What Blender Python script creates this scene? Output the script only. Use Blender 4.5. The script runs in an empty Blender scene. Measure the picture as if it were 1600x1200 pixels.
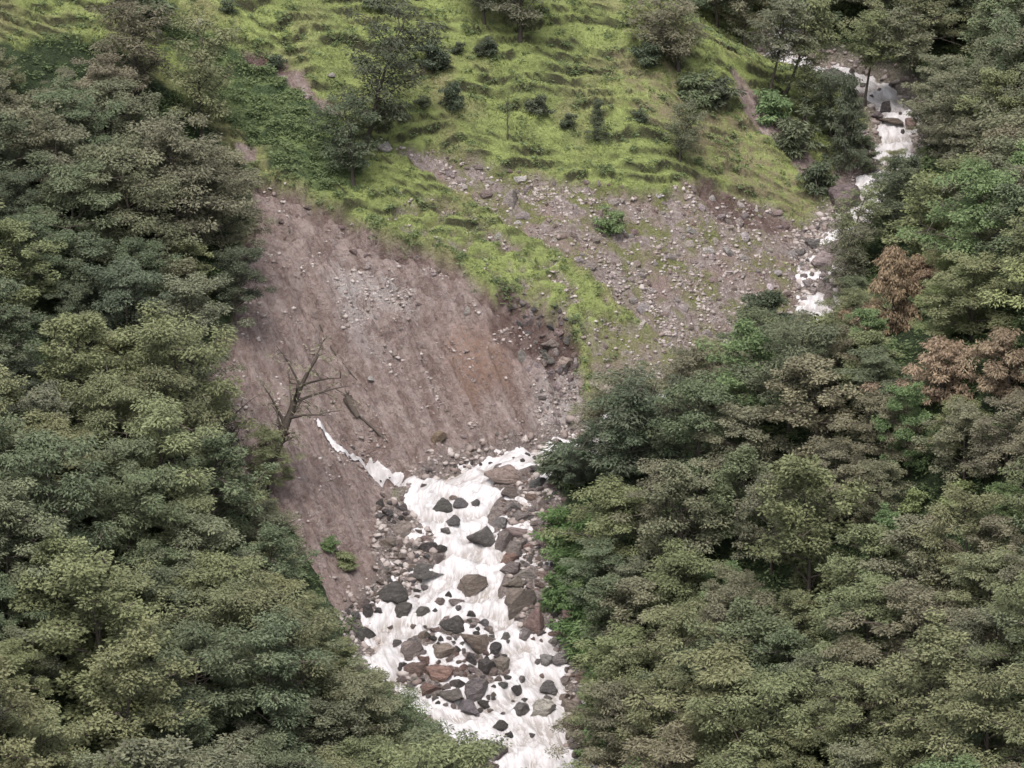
import bpy, bmesh, math, random
import numpy as np
from mathutils import Vector, Matrix

SC = bpy.context.scene
COL = SC.collection
R = math.radians
rng = np.random.default_rng(7)
random.seed(7)

# ------------------------------------------------------------------ camera
D0, PITCH = 420.0, R(22)
CAM = np.array([0.0, -D0 * math.cos(PITCH), D0 * math.sin(PITCH)])
cd = bpy.data.cameras.new("Camera")
cam = bpy.data.objects.new("Camera", cd)
COL.objects.link(cam)
cam.location = CAM
cam.rotation_euler = (R(90) - PITCH, 0, 0)
cd.sensor_width = 36
cd.lens = 36 * D0 / 80.0          # 80 m of valley across the frame
cd.clip_start = 1
cd.clip_end = 3000
SC.camera = cam

# ------------------------------------------------------------------ sky and sun: bright overcast
SUN_EL, SUN_AZ = R(67), R(194)     # azimuth clockwise from +Y (upstream)
w = bpy.data.worlds.new("World")
SC.world = w
w.use_nodes = True
nt = w.node_tree
nt.nodes.clear()
sky = nt.nodes.new("ShaderNodeTexSky")
sky.sky_type = 'NISHITA'
sky.sun_disc = False
sky.sun_elevation = SUN_EL
sky.sun_rotation = SUN_AZ
sky.air_density = 1.0
sky.dust_density = 4.0
hs = nt.nodes.new("ShaderNodeHueSaturation")
hs.inputs['Saturation'].default_value = 0.35
bg = nt.nodes.new("ShaderNodeBackground")
bg.inputs['Strength'].default_value = 0.13
wo = nt.nodes.new("ShaderNodeOutputWorld")
nt.links.new(sky.outputs[0], hs.inputs['Color'])
nt.links.new(hs.outputs[0], bg.inputs['Color'])
nt.links.new(bg.outputs[0], wo.inputs['Surface'])
sl = bpy.data.lights.new("sun", 'SUN')
sl.energy = 1.3
sl.angle = R(20)
sl.color = (1.0, 0.95, 0.9)
sun = bpy.data.objects.new("sun", sl)
COL.objects.link(sun)
sdir = Vector((math.sin(SUN_AZ) * math.cos(SUN_EL), math.cos(SUN_AZ) * math.cos(SUN_EL), math.sin(SUN_EL)))
sun.rotation_euler = sdir.to_track_quat('Z', 'Y').to_euler()
sun.location = sdir * 300
SC.view_settings.view_transform = 'Standard'
SC.view_settings.look = 'None'
SC.view_settings.gamma = 1
SC.view_settings.exposure = 1.05
SC.view_settings.use_curve_mapping = False
SC.render.engine = 'CYCLES'
SC.cycles.use_denoising = True
SC.cycles.max_bounces = 5
SC.cycles.diffuse_bounces = 3
SC.cycles.transmission_bounces = 3
SC.cycles.use_adaptive_sampling = True
SC.cycles.adaptive_threshold = 0.02

# ------------------------------------------------------------------ numeric helpers
FW = np.array([0, math.cos(PITCH), -math.sin(PITCH)])
UP = np.array([0, math.sin(PITCH), math.cos(PITCH)])

def rays(px, py):
    px = np.asarray(px, float)[:, None]; py = np.asarray(py, float)[:, None]
    d = FW + np.array([1.0, 0, 0]) * (px - 800) * 0.05 / D0 + UP * (600 - py) * 0.05 / D0
    return d / np.linalg.norm(d, axis=1)[:, None]

def project(P):
    v = np.atleast_2d(P) - CAM
    dep = v @ FW
    return 800 + v[:, 0] / dep * D0 / 0.05, 600 - (v @ UP) / dep * D0 / 0.05

def _hash(ix, iy, seed):
    h = (ix.astype(np.int64) * 374761393 + iy.astype(np.int64) * 668265263 + seed * 974634533) & 0xffffffff
    h = ((h ^ (h >> 13)) * 1274126177) & 0xffffffff
    return ((h ^ (h >> 16)) & 0xffff) / 65535.0

def noise(x, y, seed=0):
    """value-gradient noise, about -1..1"""
    x = np.asarray(x, float); y = np.asarray(y, float)
    ix = np.floor(x); iy = np.floor(y)
    fx = x - ix; fy = y - iy
    u = fx * fx * fx * (fx * (fx * 6 - 15) + 10); v = fy * fy * fy * (fy * (fy * 6 - 15) + 10)
    def g(a, b):
        an = _hash(ix + a, iy + b, seed) * 6.2832
        return np.cos(an) * (fx - a) + np.sin(an) * (fy - b)
    n0 = g(0, 0) * (1 - u) + g(1, 0) * u
    n1 = g(0, 1) * (1 - u) + g(1, 1) * u
    return (n0 * (1 - v) + n1 * v) * 1.5

def fbm(x, y, oct=4, seed=0, gain=0.5):
    s = 0; a = 1; t = 0
    for i in range(oct):
        s = s + a * noise(x * 2 ** i + 17.3 * i, y * 2 ** i - 9.1 * i, seed + i); t += a; a *= gain
    return s / t

def sstep(a, b, x):
    t = np.clip((x - a) / (b - a), 0, 1)
    return t * t * (3 - 2 * t)

def smin(a, b, k):
    h = np.clip(0.5 + 0.5 * (b - a) / k, 0, 1)
    return b * (1 - h) + a * h - k * h * (1 - h)

def catmull(P, n):
    P = np.array(P, float)
    P = np.vstack([2 * P[0] - P[1], P, 2 * P[-1] - P[-2]])
    out = []
    for i in range(1, len(P) - 2):
        t = np.linspace(0, 1, n, endpoint=False)[:, None]
        a, b, c, d = P[i - 1], P[i], P[i + 1], P[i + 2]
        out.append(0.5 * (2 * b + (c - a) * t + (2 * a - 5 * b + 4 * c - d) * t ** 2 + (3 * b - a - 3 * c + d) * t ** 3))
    out.append(P[-2][None])
    return np.vstack(out)

# ------------------------------------------------------------------ the river's course
RG = 0.20
R0 = CAM + rays([740], [900])[0] * 412
def on_river_plane(px, py):
    d = rays([px], [py])[0]
    t = ((R0[2] - CAM[2]) - RG * (R0[1] - CAM[1])) / (d[2] - RG * d[1])
    return CAM + d * t
# (pixel x, pixel y, half width in metres) from downstream up
course = [(862, 1290, 4.3), (842, 1200, 4.2), (815, 1140, 5.2), (768, 1080, 7.2), (728, 1015, 8.3), (718, 965, 7.3),
          (738, 905, 5.8), (742, 835, 5.6), (745, 775, 5.4), (800, 738, 3.6), (880, 712, 2.6), (1000, 650, 2.3), (1130, 580, 2.2),
          (1240, 520, 1.5), (1284, 480, 1.05), (1290, 400, 1.5), (1330, 340, 1.5), (1385, 270, 1.6), (1402, 215, 1.5), (1396, 165, 1.8),
          (1340, 126, 1.7), (1268, 109, 2.0), (1222, 86, 1.3), (1235, 45, 1.0), (1290, -10, 1.2), (1330, -90, 1.2)]
ctrl = np.array([[*on_river_plane(a, b), c] for a, b, c in course])
ctrl = np.vstack([[[8, -262, -43, 4.5], [10, -190, -34, 4.5], [7, -120, -25.5, 4.5], [5, -80, -20.5, 4.5]], ctrl])   # on below the frame
RIV = catmull(ctrl, 9)
seg = np.r_[0, np.cumsum(np.linalg.norm(np.diff(RIV[:, :2], axis=0), axis=1))]
RT = np.gradient(RIV[:, :2], axis=0)
RT /= np.linalg.norm(RT, axis=1)[:, None]

def river_at(x, y):
    """distance to the centre line, side (+1 the bare bank side), water level, half width, chainage"""
    x = np.ravel(x); y = np.ravel(y)
    out = [np.empty(len(x)) for _ in range(5)]
    for i in range(0, len(x), 40000):
        X = x[i:i + 40000, None]; Y = y[i:i + 40000, None]
        dx = X - RIV[None, :, 0]; dy = Y - RIV[None, :, 1]
        d = np.sqrt(dx * dx + dy * dy)
        j = d.argmin(1); dm = d[np.arange(len(j)), j]
        wgt = np.exp(-(d - dm[:, None]) / (0.12 + 0.2 * dm[:, None]))
        wgt /= wgt.sum(1)[:, None]
        cr = RT[j, 0] * dy[np.arange(len(j)), j] - RT[j, 1] * dx[np.arange(len(j)), j]
        sl_ = slice(i, i + 40000)
        out[0][sl_] = dm; out[1][sl_] = np.where(cr >= 0, 1, -1)
        out[2][sl_] = wgt @ RIV[:, 2]; out[3][sl_] = wgt @ RIV[:, 3]; out[4][sl_] = wgt @ seg
    return out

def macro(x, y):
    """the lie of the land without detail"""
    x = np.ravel(x); y = np.ravel(y)
    d, side, zr, hw, s = river_at(x, y)
    dd = d - hw
    dp = np.maximum(dd, 0)
    # bare bank side: steep undercut bank below an inclined hillside
    up = np.clip((x + 0.1 * y - 3) / 22, 0, 1)                 # towards the upper reach the bank is gentler
    bank = dp * (0.92 - 0.35 * up)
    H = -1.47 + 0.205 * y - 0.25 * x
    line = y - (22.0 + 0.18 * x)
    H = H + 0.36 * np.logaddexp(0, line / 4.0) * 4.0            # steeper pasture above the debris
    H = H + 0.25 * np.logaddexp(0, (-x - 22) / 5.0) * 5.0        # wooded flank climbs away from the river
    left = smin(bank, np.maximum(H - zr, 0.28 * dp), 2.2)
    # gully that carries the side stream
    g = GUL
    dg_ = np.full(len(x), 1e9); tg = np.zeros(len(x))
    for k in range(len(g) - 1):
        ax, ay = g[k]; bx, by = g[k + 1]
        t = np.clip(((x - ax) * (bx - ax) + (y - ay) * (by - ay)) / ((bx - ax) ** 2 + (by - ay) ** 2), 0, 1)
        q = np.hypot(x - ax - t * (bx - ax), y - ay - t * (by - ay))
        m = q < dg_
        dg_ = np.where(m, q, dg_); tg = np.where(m, k + t, tg)
    depth = 2.4 * np.exp(-(dg_ / 1.9) ** 2) * (1 - sstep(2.2, 4, tg))
    left = left - depth * sstep(0.3, 3, dp)
    # wooded side
    right = 0.9 * sstep(0, 1.6, dp) + 0.33 * np.minimum(dp, 7) + 0.66 * np.maximum(dp - 7, 0)
    land = np.where(side > 0, left, right)
    land = np.where(dp > 45, land, land)
    bed = -0.75 * (1 - np.clip(d / hw, 0, 1) ** 3)
    return zr + np.where(dd > 0, land, bed), d, side, zr, hw, s, dg_

GUL = [tuple(on_river_plane(630, 752)[:2])]
GUL += [(GUL[0][0] - 2.6, GUL[0][1] + 2.2), (GUL[0][0] - 5.2, GUL[0][1] + 5.0), (GUL[0][0] - 8.0, GUL[0][1] + 9.5), (GUL[0][0] - 11, GUL[0][1] + 16)]

# ------------------------------------------------------------------ terrain grid
def axis(parts):
    v = [parts[0][0]]
    for a, b, st in parts:
        n = max(1, int(round((b - a) / st)))
        v += list(np.linspace(a, b, n + 1)[1:])
    return np.array(v)
AX = axis([(-260, -120, 10), (-120, -60, 2.5), (-60, -26, 0.4), (-26, 34, 0.19), (34, 62, 0.4), (62, 120, 2.5), (120, 260, 10)])
AY = axis([(-190, -110, 5), (-110, -42, 0.45), (-42, 52, 0.21), (52, 90, 0.4), (90, 130, 2), (130, 320, 10)])
GX, GY = np.meshgrid(AX, AY)
nyG, nxG = GX.shape
gx, gy = GX.ravel(), GY.ravel()
mz, gd, gside, gzr, ghw, gs, ggul = macro(gx, gy)

def grid_sample(F, x, y):
    x = np.asarray(x, float); y = np.asarray(y, float)
    i = np.clip(np.searchsorted(AX, x) - 1, 0, nxG - 2); j = np.clip(np.searchsorted(AY, y) - 1, 0, nyG - 2)
    u = np.clip((x - AX[i]) / (AX[i + 1] - AX[i]), 0, 1); v = np.clip((y - AY[j]) / (AY[j + 1] - AY[j]), 0, 1)
    F = F.reshape(nyG, nxG)
    return (F[j, i] * (1 - u) + F[j, i + 1] * u) * (1 - v) + (F[j + 1, i] * (1 - u) + F[j + 1, i + 1] * u) * v

def at(px, py, F):
    """where the line of sight through a pixel of the photograph meets the ground"""
    px = np.atleast_1d(px); py = np.atleast_1d(py)
    d = rays(px, py)
    ts = np.arange(330, 560, 0.4)
    P = CAM + d[:, None, :] * ts[None, :, None]
    below = P[..., 2] < grid_sample(F, P[..., 0], P[..., 1])
    k = np.where(below.any(1), below.argmax(1), len(ts) - 1)
    lo = ts[np.maximum(k - 1, 0)]; hi = ts[k]
    for _ in range(8):
        m = (lo + hi) / 2
        Q = CAM + d * m[:, None]
        b = Q[:, 2] < grid_sample(F, Q[:, 0], Q[:, 1])
        hi = np.where(b, m, hi); lo = np.where(b, lo, m)
    return CAM + d * hi[:, None]

def inside(poly, x, y):
    p = np.asarray(poly, float); c = np.zeros(len(x), bool)
    j = len(p) - 1
    for i in range(len(p)):
        xi, yi = p[i]; xj, yj = p[j]
        if yi != yj:
            c ^= ((yi > y) != (yj > y)) & (x < (xj - xi) * (y - yi) / (yj - yi) + xi)
        j = i
    return c

jx = 1.5 * fbm(gx / 3.0, gy / 3.0, 5, 11, 0.65); jy = 1.5 * fbm(gx / 3.0, gy / 3.0, 5, 31, 0.65)
def region(pix, jit=1.0):
    """a patch of ground whose outline is given by points of the photograph; returned as a ragged-edged mask on the terrain grid"""
    q = np.array(pix, float)
    pl = at(q[:, 0], q[:, 1], mz)[:, :2]
    return inside(pl, gx + jx * jit, gy + jy * jit).astype(float)

def soften(m, n=1):
    m = m.reshape(nyG, nxG).copy()
    for _ in range(n):
        m[1:-1, 1:-1] = (m[1:-1, 1:-1] * 4 + m[:-2, 1:-1] + m[2:, 1:-1] + m[1:-1, :-2] + m[1:-1, 2:]) / 8
    return m.ravel()

m_scar = region([(395, 262), (450, 280), (520, 315), (600, 355), (690, 392), (760, 440), (830, 452), (885, 500), (905, 560), (930, 640), (905, 712),
                 (700, 745), (615, 760), (600, 820), (650, 930), (560, 965), (520, 935), (480, 865), (430, 775), (330, 745), (290, 700), (320, 560), (370, 480), (375, 380)])
m_debris = region([(605, 215), (680, 225), (790, 260), (900, 275), (1000, 285), (1090, 288), (1160, 300), (1230, 330), (1300, 370), (1330, 420), (1310, 490),
                   (1200, 520), (1100, 560), (1000, 490), (930, 430), (850, 380), (760, 320), (680, 270), (640, 250)], 1.2)
m_deb2 = region([(900, 500), (980, 500), (1090, 520), (1120, 600), (930, 620)], 1.2)
m_forest = np.maximum(region([(-400, 60), (150, 60), (310, 170), (395, 262), (375, 480), (320, 560), (290, 700), (340, 750), (430, 775), (480, 865), (560, 965), (780, 1230), (780, 1500), (-500, 1500)]),
                      ((gside < 0) & (gd > ghw + 0.8)).astype(float))
m_forest = np.where((gx < -45) & (gside > 0) & (gy < 25), 1.0, m_forest)
m_forest = np.where((gx > -45) & (gx < 10) & (gy < -45) & (gside > 0), 1.0, m_forest)
m_lush = region([(230, 20), (420, 80), (520, 180), (570, 300), (500, 300), (420, 255), (330, 150)], 1.5)
m_dry = region([(960, 80), (1120, 130), (1260, 290), (1310, 365), (1180, 305), (1060, 240), (1000, 170)], 1.5)
m_pale = region([(515, 392), (600, 400), (650, 440), (640, 455), (600, 445), (560, 470), (575, 505), (610, 525), (570, 525), (530, 460)], 0.5)
m_pale = np.maximum(m_pale, region([(850, 560), (905, 545), (915, 690), (865, 690), (835, 620)], 0.8))
m_ochre = region([(680, 500), (790, 490), (800, 580), (720, 600)], 0.9)
m_dark = np.maximum(region([(780, 435), (880, 490), (905, 560), (800, 535), (770, 490)], 0.8), region([(1085, 283), (1110, 280), (1180, 308), (1250, 345), (1200, 350), (1120, 330)], 0.4))
m_dark = np.maximum(m_dark, region([(375, 72), (420, 74), (465, 105), (440, 106), (390, 95)], 0.4))
m_soil = np.maximum(region([(1140, 105), (1190, 150), (1235, 180), (1275, 250), (1265, 290), (1225, 235), (1165, 185)], 0.6),
                    region([(1305, 262), (1340, 255), (1395, 295), (1390, 330), (1305, 335)], 0.4))
m_soil = np.maximum(m_soil, region([(410, 90), (470, 108), (500, 150), (540, 175), (515, 180), (470, 140)], 0.5))
m_soil = np.maximum(m_soil, region([(365, 215), (395, 220), (400, 250), (380, 250)], 0.4))
near_river = sstep(2.2, 0.4, gd - ghw)                                           # stony margin of the stream
m_scar *= (gside > 0)
m_scar = np.where(gside > 0, m_scar, 0)
m_forest = m_forest * (1 - m_scar)
m_debris = np.maximum(m_debris, m_deb2 * 0.8) * (1 - m_scar) * (gside > 0)

m_strip = region([(620, 290), (690, 300), (800, 370), (920, 440), (1010, 510), (930, 530), (860, 490), (760, 430), (680, 385), (610, 345)], 1.3)
m_debris = np.maximum(m_debris, m_strip * (fbm((gx * 0.8 + gy * 0.6) / 2.2, (gy * 0.8 - gx * 0.6) / 1.1, 3, 107) > 0.10) * (1 - m_scar))
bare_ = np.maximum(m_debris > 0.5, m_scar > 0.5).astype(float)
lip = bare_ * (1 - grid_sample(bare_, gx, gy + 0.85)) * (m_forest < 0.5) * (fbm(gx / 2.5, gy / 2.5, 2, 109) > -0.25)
# shoals of boulders that stand above the water
m_bar = np.maximum.reduce([region([(775, 735), (835, 735), (880, 780), (880, 870), (870, 1010), (815, 1000), (775, 935), (800, 880), (745, 850), (770, 800)], 0.5),
                           region([(635, 1005), (700, 968), (755, 965), (800, 1045), (760, 1112), (690, 1100), (620, 1065)], 0.5),
                           region([(890, 1005), (930, 1010), (930, 1190), (890, 1180), (880, 1100)], 0.5),
                           region([(590, 775), (640, 800), (700, 880), (640, 935), (560, 960), (545, 1000), (530, 960), (580, 900)], 0.5)])
m_bar = np.maximum(m_bar, region([(1235, 350), (1335, 335), (1330, 400), (1312, 458), (1262, 458)], 0.3))
soft_bar = soften(m_bar, 6)

# ---- relief
z = mz.copy()
scS = soften(m_scar, 2); dbS = soften(m_debris, 2)
grassy = np.clip(1 - soften(np.maximum.reduce([m_scar, m_debris, m_forest, m_soil]), 6), 0, 1) * (gside > 0) * sstep(0.5, 3, gd - ghw)
z -= 1.5 * scS * sstep(0.0, 3, gd - ghw) + 0.6 * dbS + 0.35 * soften(lip, 1)
z -= 0.35 * soften(m_soil, 4) + 0.5 * soften(m_dark, 4)
z += 0.9 * fbm(gx / 9, gy / 9, 3, 3) * sstep(2, 8, gd - ghw)
z += 0.28 * fbm(gx / 2.2, gy / 2.2, 4, 5) * sstep(0.5, 3, gd - ghw)
# cattle terraces along the contours of the pasture
zc = (0.56 * gy - 0.19 * gx + 1.05 * fbm(gx / 8, gy / 5, 2, 41) + 0.14 * fbm(gx / 2.4, gy / 1.2, 2, 43)) / 0.74
u_ = zc - np.floor(zc)
patch = sstep(-0.4, 0.2, fbm(gx / 8 + 3, gy / 4, 2, 47))
terr = grassy * (0.15 + 0.85 * patch) * sstep(18, 24, gy - 0.1 * gx)
z += terr * 0.80 * (sstep(0.66, 0.88, u_) - u_ + 0.2)
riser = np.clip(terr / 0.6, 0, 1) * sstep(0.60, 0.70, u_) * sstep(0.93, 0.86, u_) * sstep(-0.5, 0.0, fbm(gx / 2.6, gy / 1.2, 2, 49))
z += grassy * 0.10 * fbm(gx / 0.6, gy / 0.6, 2, 53)
# rills and flutes on the bare faces run down to the stream
fl = np.array([0.55, -0.835])
a_ = gx * fl[0] + gy * fl[1]; c_ = gx * -fl[1] + gy * fl[0]
wv = 0.8 * fbm(gx / 5, gy / 5, 2, 61)
ril = fbm((c_ + wv) / 1.5, a_ / 8, 4, 63, 0.6)
z += scS * (1.05 * ril + 0.36 * fbm((c_ + wv) / 0.55, a_ / 2.2, 2, 67))
lump = fbm(gx / 0.9, gy / 0.7, 3, 71, 0.7)
z += np.maximum(scS, dbS) * (0.42 * lump + 0.55 * np.maximum(fbm(gx / 2.4, gy / 1.6, 3, 77, 0.6) - 0.15, 0))
z += scS * 0.22 * np.sin(2 * np.pi * (mz + 0.9 * fbm(gx / 3, gy / 3, 3, 79)) / 1.9) * sstep(0.0, 0.5, fbm(gx / 4, gy / 4, 2, 83))
z += dbS * (0.28 * fbm((c_ + wv) / 2.0, a_ / 6, 3, 73))
# deep grooves seen on the scar, the first shaped for the scarp's shadow
def groove(pix, wdt, dep):
    global z
    q = np.array(pix, float)
    P = at(q[:, 0], q[:, 1], mz)[:, :2]
    m = np.full(len(gx), 1e9)
    for (ax, ay), (bx, by) in zip(P[:-1], P[1:]):
        t = np.clip(((gx - ax) * (bx - ax) + (gy - ay) * (by - ay)) / ((bx - ax) ** 2 + (by - ay) ** 2), 0, 1)
        m = np.minimum(m, np.hypot(gx - ax - t * (bx - ax), gy - ay - t * (by - ay)))
    m = m + 0.35 * wdt * fbm(gx / 0.8, gy / 0.8, 3, 113)
    z = z - 1.7 * dep * np.exp(-(m / (0.8 * wdt)) ** 2) + 0.35 * dep * np.exp(-((m - 2.2 * wdt) / wdt) ** 2)
groove([(430, 335), (520, 372), (610, 405), (700, 440)], 0.45, 0.8)
groove([(450, 300), (560, 350), (660, 395)], 0.35, 0.6)
groove([(470, 430), (520, 500), (600, 600), (650, 690)], 0.65, 0.75)
groove([(560, 430), (600, 480)], 0.5, 0.6)
groove([(620, 430), (700, 530), (790, 660)], 0.55, 0.6)
groove([(720, 450), (780, 540), (830, 650)], 0.5, 0.65)
groove([(420, 440), (450, 520), (520, 620), (590, 720)], 0.55, 0.6)
groove([(840, 480), (865, 560), (880, 640)], 0.4, 0.6)
groove([(500, 500), (520, 545), (572, 612)], 0.26, 0.45)
groove([(650, 500), (690, 575), (725, 640), (775, 695)], 0.5, 0.8)
groove([(570, 500), (640, 560), (690, 640)], 0.4, 0.35)
groove([(640, 628), (690, 652)], 0.25, 0.4)
groove([(590, 480), (650, 500)], 0.35, 0.45)
groove([(800, 470), (890, 520)], 0.4, 0.6)
groove([(430, 720), (520, 800), (580, 880)], 0.45, 0.5)
groove([(460, 690), (560, 790)], 0.35, 0.35)
# river bed, shoals
m_isl = soften(region([(615, 985), (700, 955), (765, 955), (815, 1045), (770, 1125), (680, 1115), (600, 1070)], 0.5), 6)
zsh = gzr + 0.20 - 0.24 * m_isl + 0.38 * fbm(gx / 1.3, gy / 1.3, 3, 81)
z = z * (1 - soft_bar) + np.maximum(zsh, np.where(gd > ghw, z, -1e9)) * soft_bar
TZ = z
def ground(x, y):
    return grid_sample(TZ, x, y)

# ------------------------------------------------------------------ mesh and material helpers
def mesh_np(name, V, F, mat=None, attrs=None, smooth=False, colors=None):
    V = np.asarray(V, np.float32); F = np.asarray(F, np.int32)
    me = bpy.data.meshes.new(name)
    me.vertices.add(len(V)); me.vertices.foreach_set("co", V.ravel())
    k = F.shape[1]
    me.loops.add(F.size); me.loops.foreach_set("vertex_index", F.ravel())
    me.polygons.add(len(F))
    me.polygons.foreach_set("loop_start", np.arange(0, F.size, k, dtype=np.int32))
    if smooth:
        me.polygons.foreach_set("use_smooth", np.ones(len(F), bool))
    me.update(calc_edges=True)
    for an, av in (attrs or {}).items():
        at_ = me.attributes.new(an, 'FLOAT', 'POINT')
        at_.data.foreach_set("value", np.asarray(av, np.float32))
    if mat:
        me.materials.append(mat)
    return me

def add(name, me, parent=None, loc=None, rot=None, scale=None):
    o = bpy.data.objects.new(name, me)
    COL.objects.link(o)
    if parent: o.parent = parent
    if loc is not None: o.location = loc
    if rot is not None: o.rotation_euler = rot
    if scale is not None: o.scale = scale
    return o

def tag(o, label=None, cat=None, group=None, kind=None):
    if label: o['label'] = label
    if cat: o['category'] = cat
    if group: o['group'] = group
    if kind: o['kind'] = kind
    return o

class NT:
    def __init__(s, name):
        s.m = bpy.data.materials.new(name); s.m.use_nodes = True
        s.t = s.m.node_tree; s.t.nodes.clear()
        s.out = s.n("ShaderNodeOutputMaterial")
    def n(s, kind, **kw):
        x = s.t.nodes.new(kind)
        for k, v in kw.items(): setattr(x, k, v)
        return x
    def l(s, a, b): s.t.links.new(a, b)
    def set(s, sock, v):
        if hasattr(v, 'is_output') or isinstance(v, bpy.types.NodeSocket): s.l(v, sock)
        else: sock.default_value = v
    def attr(s, name):
        return s.n("ShaderNodeAttribute", attribute_name=name).outputs['Fac']
    def tex(s, scale, detail=4, vec=None, rough=0.55, dist=0.0):
        x = s.n("ShaderNodeTexNoise"); x.inputs['Scale'].default_value = scale; x.inputs['Detail'].default_value = detail
        x.inputs['Roughness'].default_value = rough; x.inputs['Distortion'].default_value = dist
        s.l(vec if vec is not None else s.pos(), x.inputs['Vector'])
        return x.outputs['Fac']
    def pos(s):
        if not hasattr(s, '_p'): s._p = s.n("ShaderNodeNewGeometry").outputs['Position']
        return s._p
    def mapv(s, vec, scale, rot=(0, 0, 0)):
        x = s.n("ShaderNodeMapping"); x.inputs['Scale'].default_value = scale; x.inputs['Rotation'].default_value = rot
        s.l(vec, x.inputs['Vector']); return x.outputs[0]
    def ramp(s, f, a, b, va=0.0, vb=1.0):
        x = s.n("ShaderNodeMapRange"); s.l(f, x.inputs[0])
        for i, v in enumerate((a, b, va, vb)): x.inputs[1 + i].default_value = v
        return x.outputs[0]
    def math(s, op, a, b=0.0):
        x = s.n("ShaderNodeMath", operation=op); s.set(x.inputs[0], a); s.set(x.inputs[1], b); return x.outputs[0]
    def mix(s, f, a, b, mode='MIX'):
        x = s.n("ShaderNodeMix", data_type='RGBA', blend_type=mode)
        s.set(x.inputs[0], f)
        s.set(x.inputs[6], (*a, 1) if isinstance(a, tuple) else a)
        s.set(x.inputs[7], (*b, 1) if isinstance(b, tuple) else b)
        return x.outputs[2]
    def scale(s, col, f):
        x = s.n("ShaderNodeVectorMath", operation='SCALE'); s.l(col, x.inputs[0]); s.set(x.inputs[3], f); return x.outputs[0]
    def bsdf(s, col, rough=0.8, spec=0.3, bump=None, bstr=0.5, bdist=0.1):
        b = s.n("ShaderNodeBsdfPrincipled")
        s.set(b.inputs['Base Color'], (*col, 1) if isinstance(col, tuple) else col)
        s.set(b.inputs['Roughness'], rough); s.set(b.inputs['Specular IOR Level'], spec)
        if bump is not None:
            bp = s.n("ShaderNodeBump"); bp.inputs['Strength'].default_value = bstr; bp.inputs['Distance'].default_value = bdist
            s.l(bump, bp.inputs['Height']); s.l(bp.outputs[0], b.inputs['Normal'])
        s.l(b.outputs[0], s.out.inputs[0]); return b

# ---- ground
T = NT("hillside_ground")
big = T.tex(0.25, 3); mid = T.tex(1.1, 5); fine = T.tex(5.0, 5, rough=0.7)
flow = T.tex(1.0, 5, T.mapv(T.mapv(T.pos(), (1, 1, 1), (0, 0, R(-33.4))), (1.7, 0.16, 0.5)), 0.65)
flow2 = T.tex(1.0, 5, T.mapv(T.mapv(T.pos(), (1, 1, 1), (0, 0, R(-33.4))), (5.0, 0.5, 1.2)), 0.7)
soil = T.mix(T.ramp(flow, 0.36, 0.64), (0.225, 0.155, 0.138), (0.445, 0.36, 0.335))
soil = T.mix(T.ramp(flow2, 0.45, 0.75, 0, 0.6), soil, (0.39, 0.335, 0.31))
blot = T.tex(0.7, 5, rough=0.7, dist=1.0)
grit = T.tex(2.6, 6, rough=0.78, dist=0.6)
soil = T.mix(T.ramp(mid, 0.52, 0.72, 0, 0.65), soil, (0.19, 0.130, 0.112))
soil = T.mix(T.ramp(blot, 0.50, 0.62, 0, 0.55), soil, (0.205, 0.150, 0.138))
soil = T.mix(T.ramp(blot, 0.46, 0.36, 0, 0.5), soil, (0.37, 0.275, 0.245))
soil = T.mix(T.ramp(grit, 0.53, 0.66, 0, 0.7), soil, (0.43, 0.375, 0.355))
soil = T.mix(T.ramp(grit, 0.46, 0.34, 0, 0.75), soil, (0.135, 0.095, 0.085))
soil = T.mix(T.math('MULTIPLY', T.attr('pale'), T.ramp(T.math('ADD', T.math('MULTIPLY', grit, 0.5), T.math('MULTIPLY', flow, 0.5)), 0.40, 0.56, 0.0, 0.9)), soil, (0.52, 0.475, 0.46))
soil = T.mix(T.math('MULTIPLY', T.attr('ochre'), T.ramp(grit, 0.40, 0.58, 0.0, 0.8)), soil, (0.30, 0.185, 0.13))
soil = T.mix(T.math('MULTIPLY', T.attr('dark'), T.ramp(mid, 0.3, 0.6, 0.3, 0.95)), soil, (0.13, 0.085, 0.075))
soil = T.mix(T.ramp(fine, 0.60, 0.72, 0, 0.6), soil, (0.45, 0.405, 0.385))
soil = T.mix(T.ramp(fine, 0.40, 0.28, 0, 0.55), soil, (0.13, 0.095, 0.085))
grs = T.mix(T.ramp(big, 0.35, 0.65), (0.25, 0.29, 0.11), (0.355, 0.415, 0.145))
grs = T.mix(T.ramp(T.tex(0.16, 4), 0.50, 0.66, 0, 0.75), grs, (0.30, 0.265, 0.155))
grs = T.mix(T.ramp(mid, 0.52, 0.75, 0, 0.8), grs, (0.125, 0.15, 0.062))
grs = T.mix(T.ramp(fine, 0.55, 0.75, 0, 0.6), grs, (0.32, 0.32, 0.15))
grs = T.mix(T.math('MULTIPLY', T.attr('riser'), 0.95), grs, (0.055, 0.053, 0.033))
grs = T.mix(T.math('MULTIPLY', T.attr('dry'), T.ramp(mid, 0.42, 0.6, 0.15, 0.85)), grs, (0.29, 0.245, 0.155))
grs = T.mix(T.math('MULTIPLY', T.attr('lush'), 0.6), grs, (0.085, 0.14, 0.065))
flr = T.mix(T.ramp(mid, 0.35, 0.65), (0.03, 0.042, 0.022), (0.06, 0.085, 0.04))
stony = T.mix(T.ramp(fine, 0.35, 0.65), (0.13, 0.10, 0.09), (0.36, 0.31, 0.29))
col = T.mix(T.attr('forest'), grs, flr)
deb = T.mix(T.ramp(T.tex(0.55, 4), 0.42, 0.56, 0, 1), T.mix(T.ramp(grit, 0.36, 0.62), (0.20, 0.145, 0.13), (0.42, 0.365, 0.345)), T.mix(T.ramp(big, 0.40, 0.55), (0.30, 0.225, 0.205), (0.20, 0.205, 0.095)))
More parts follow.
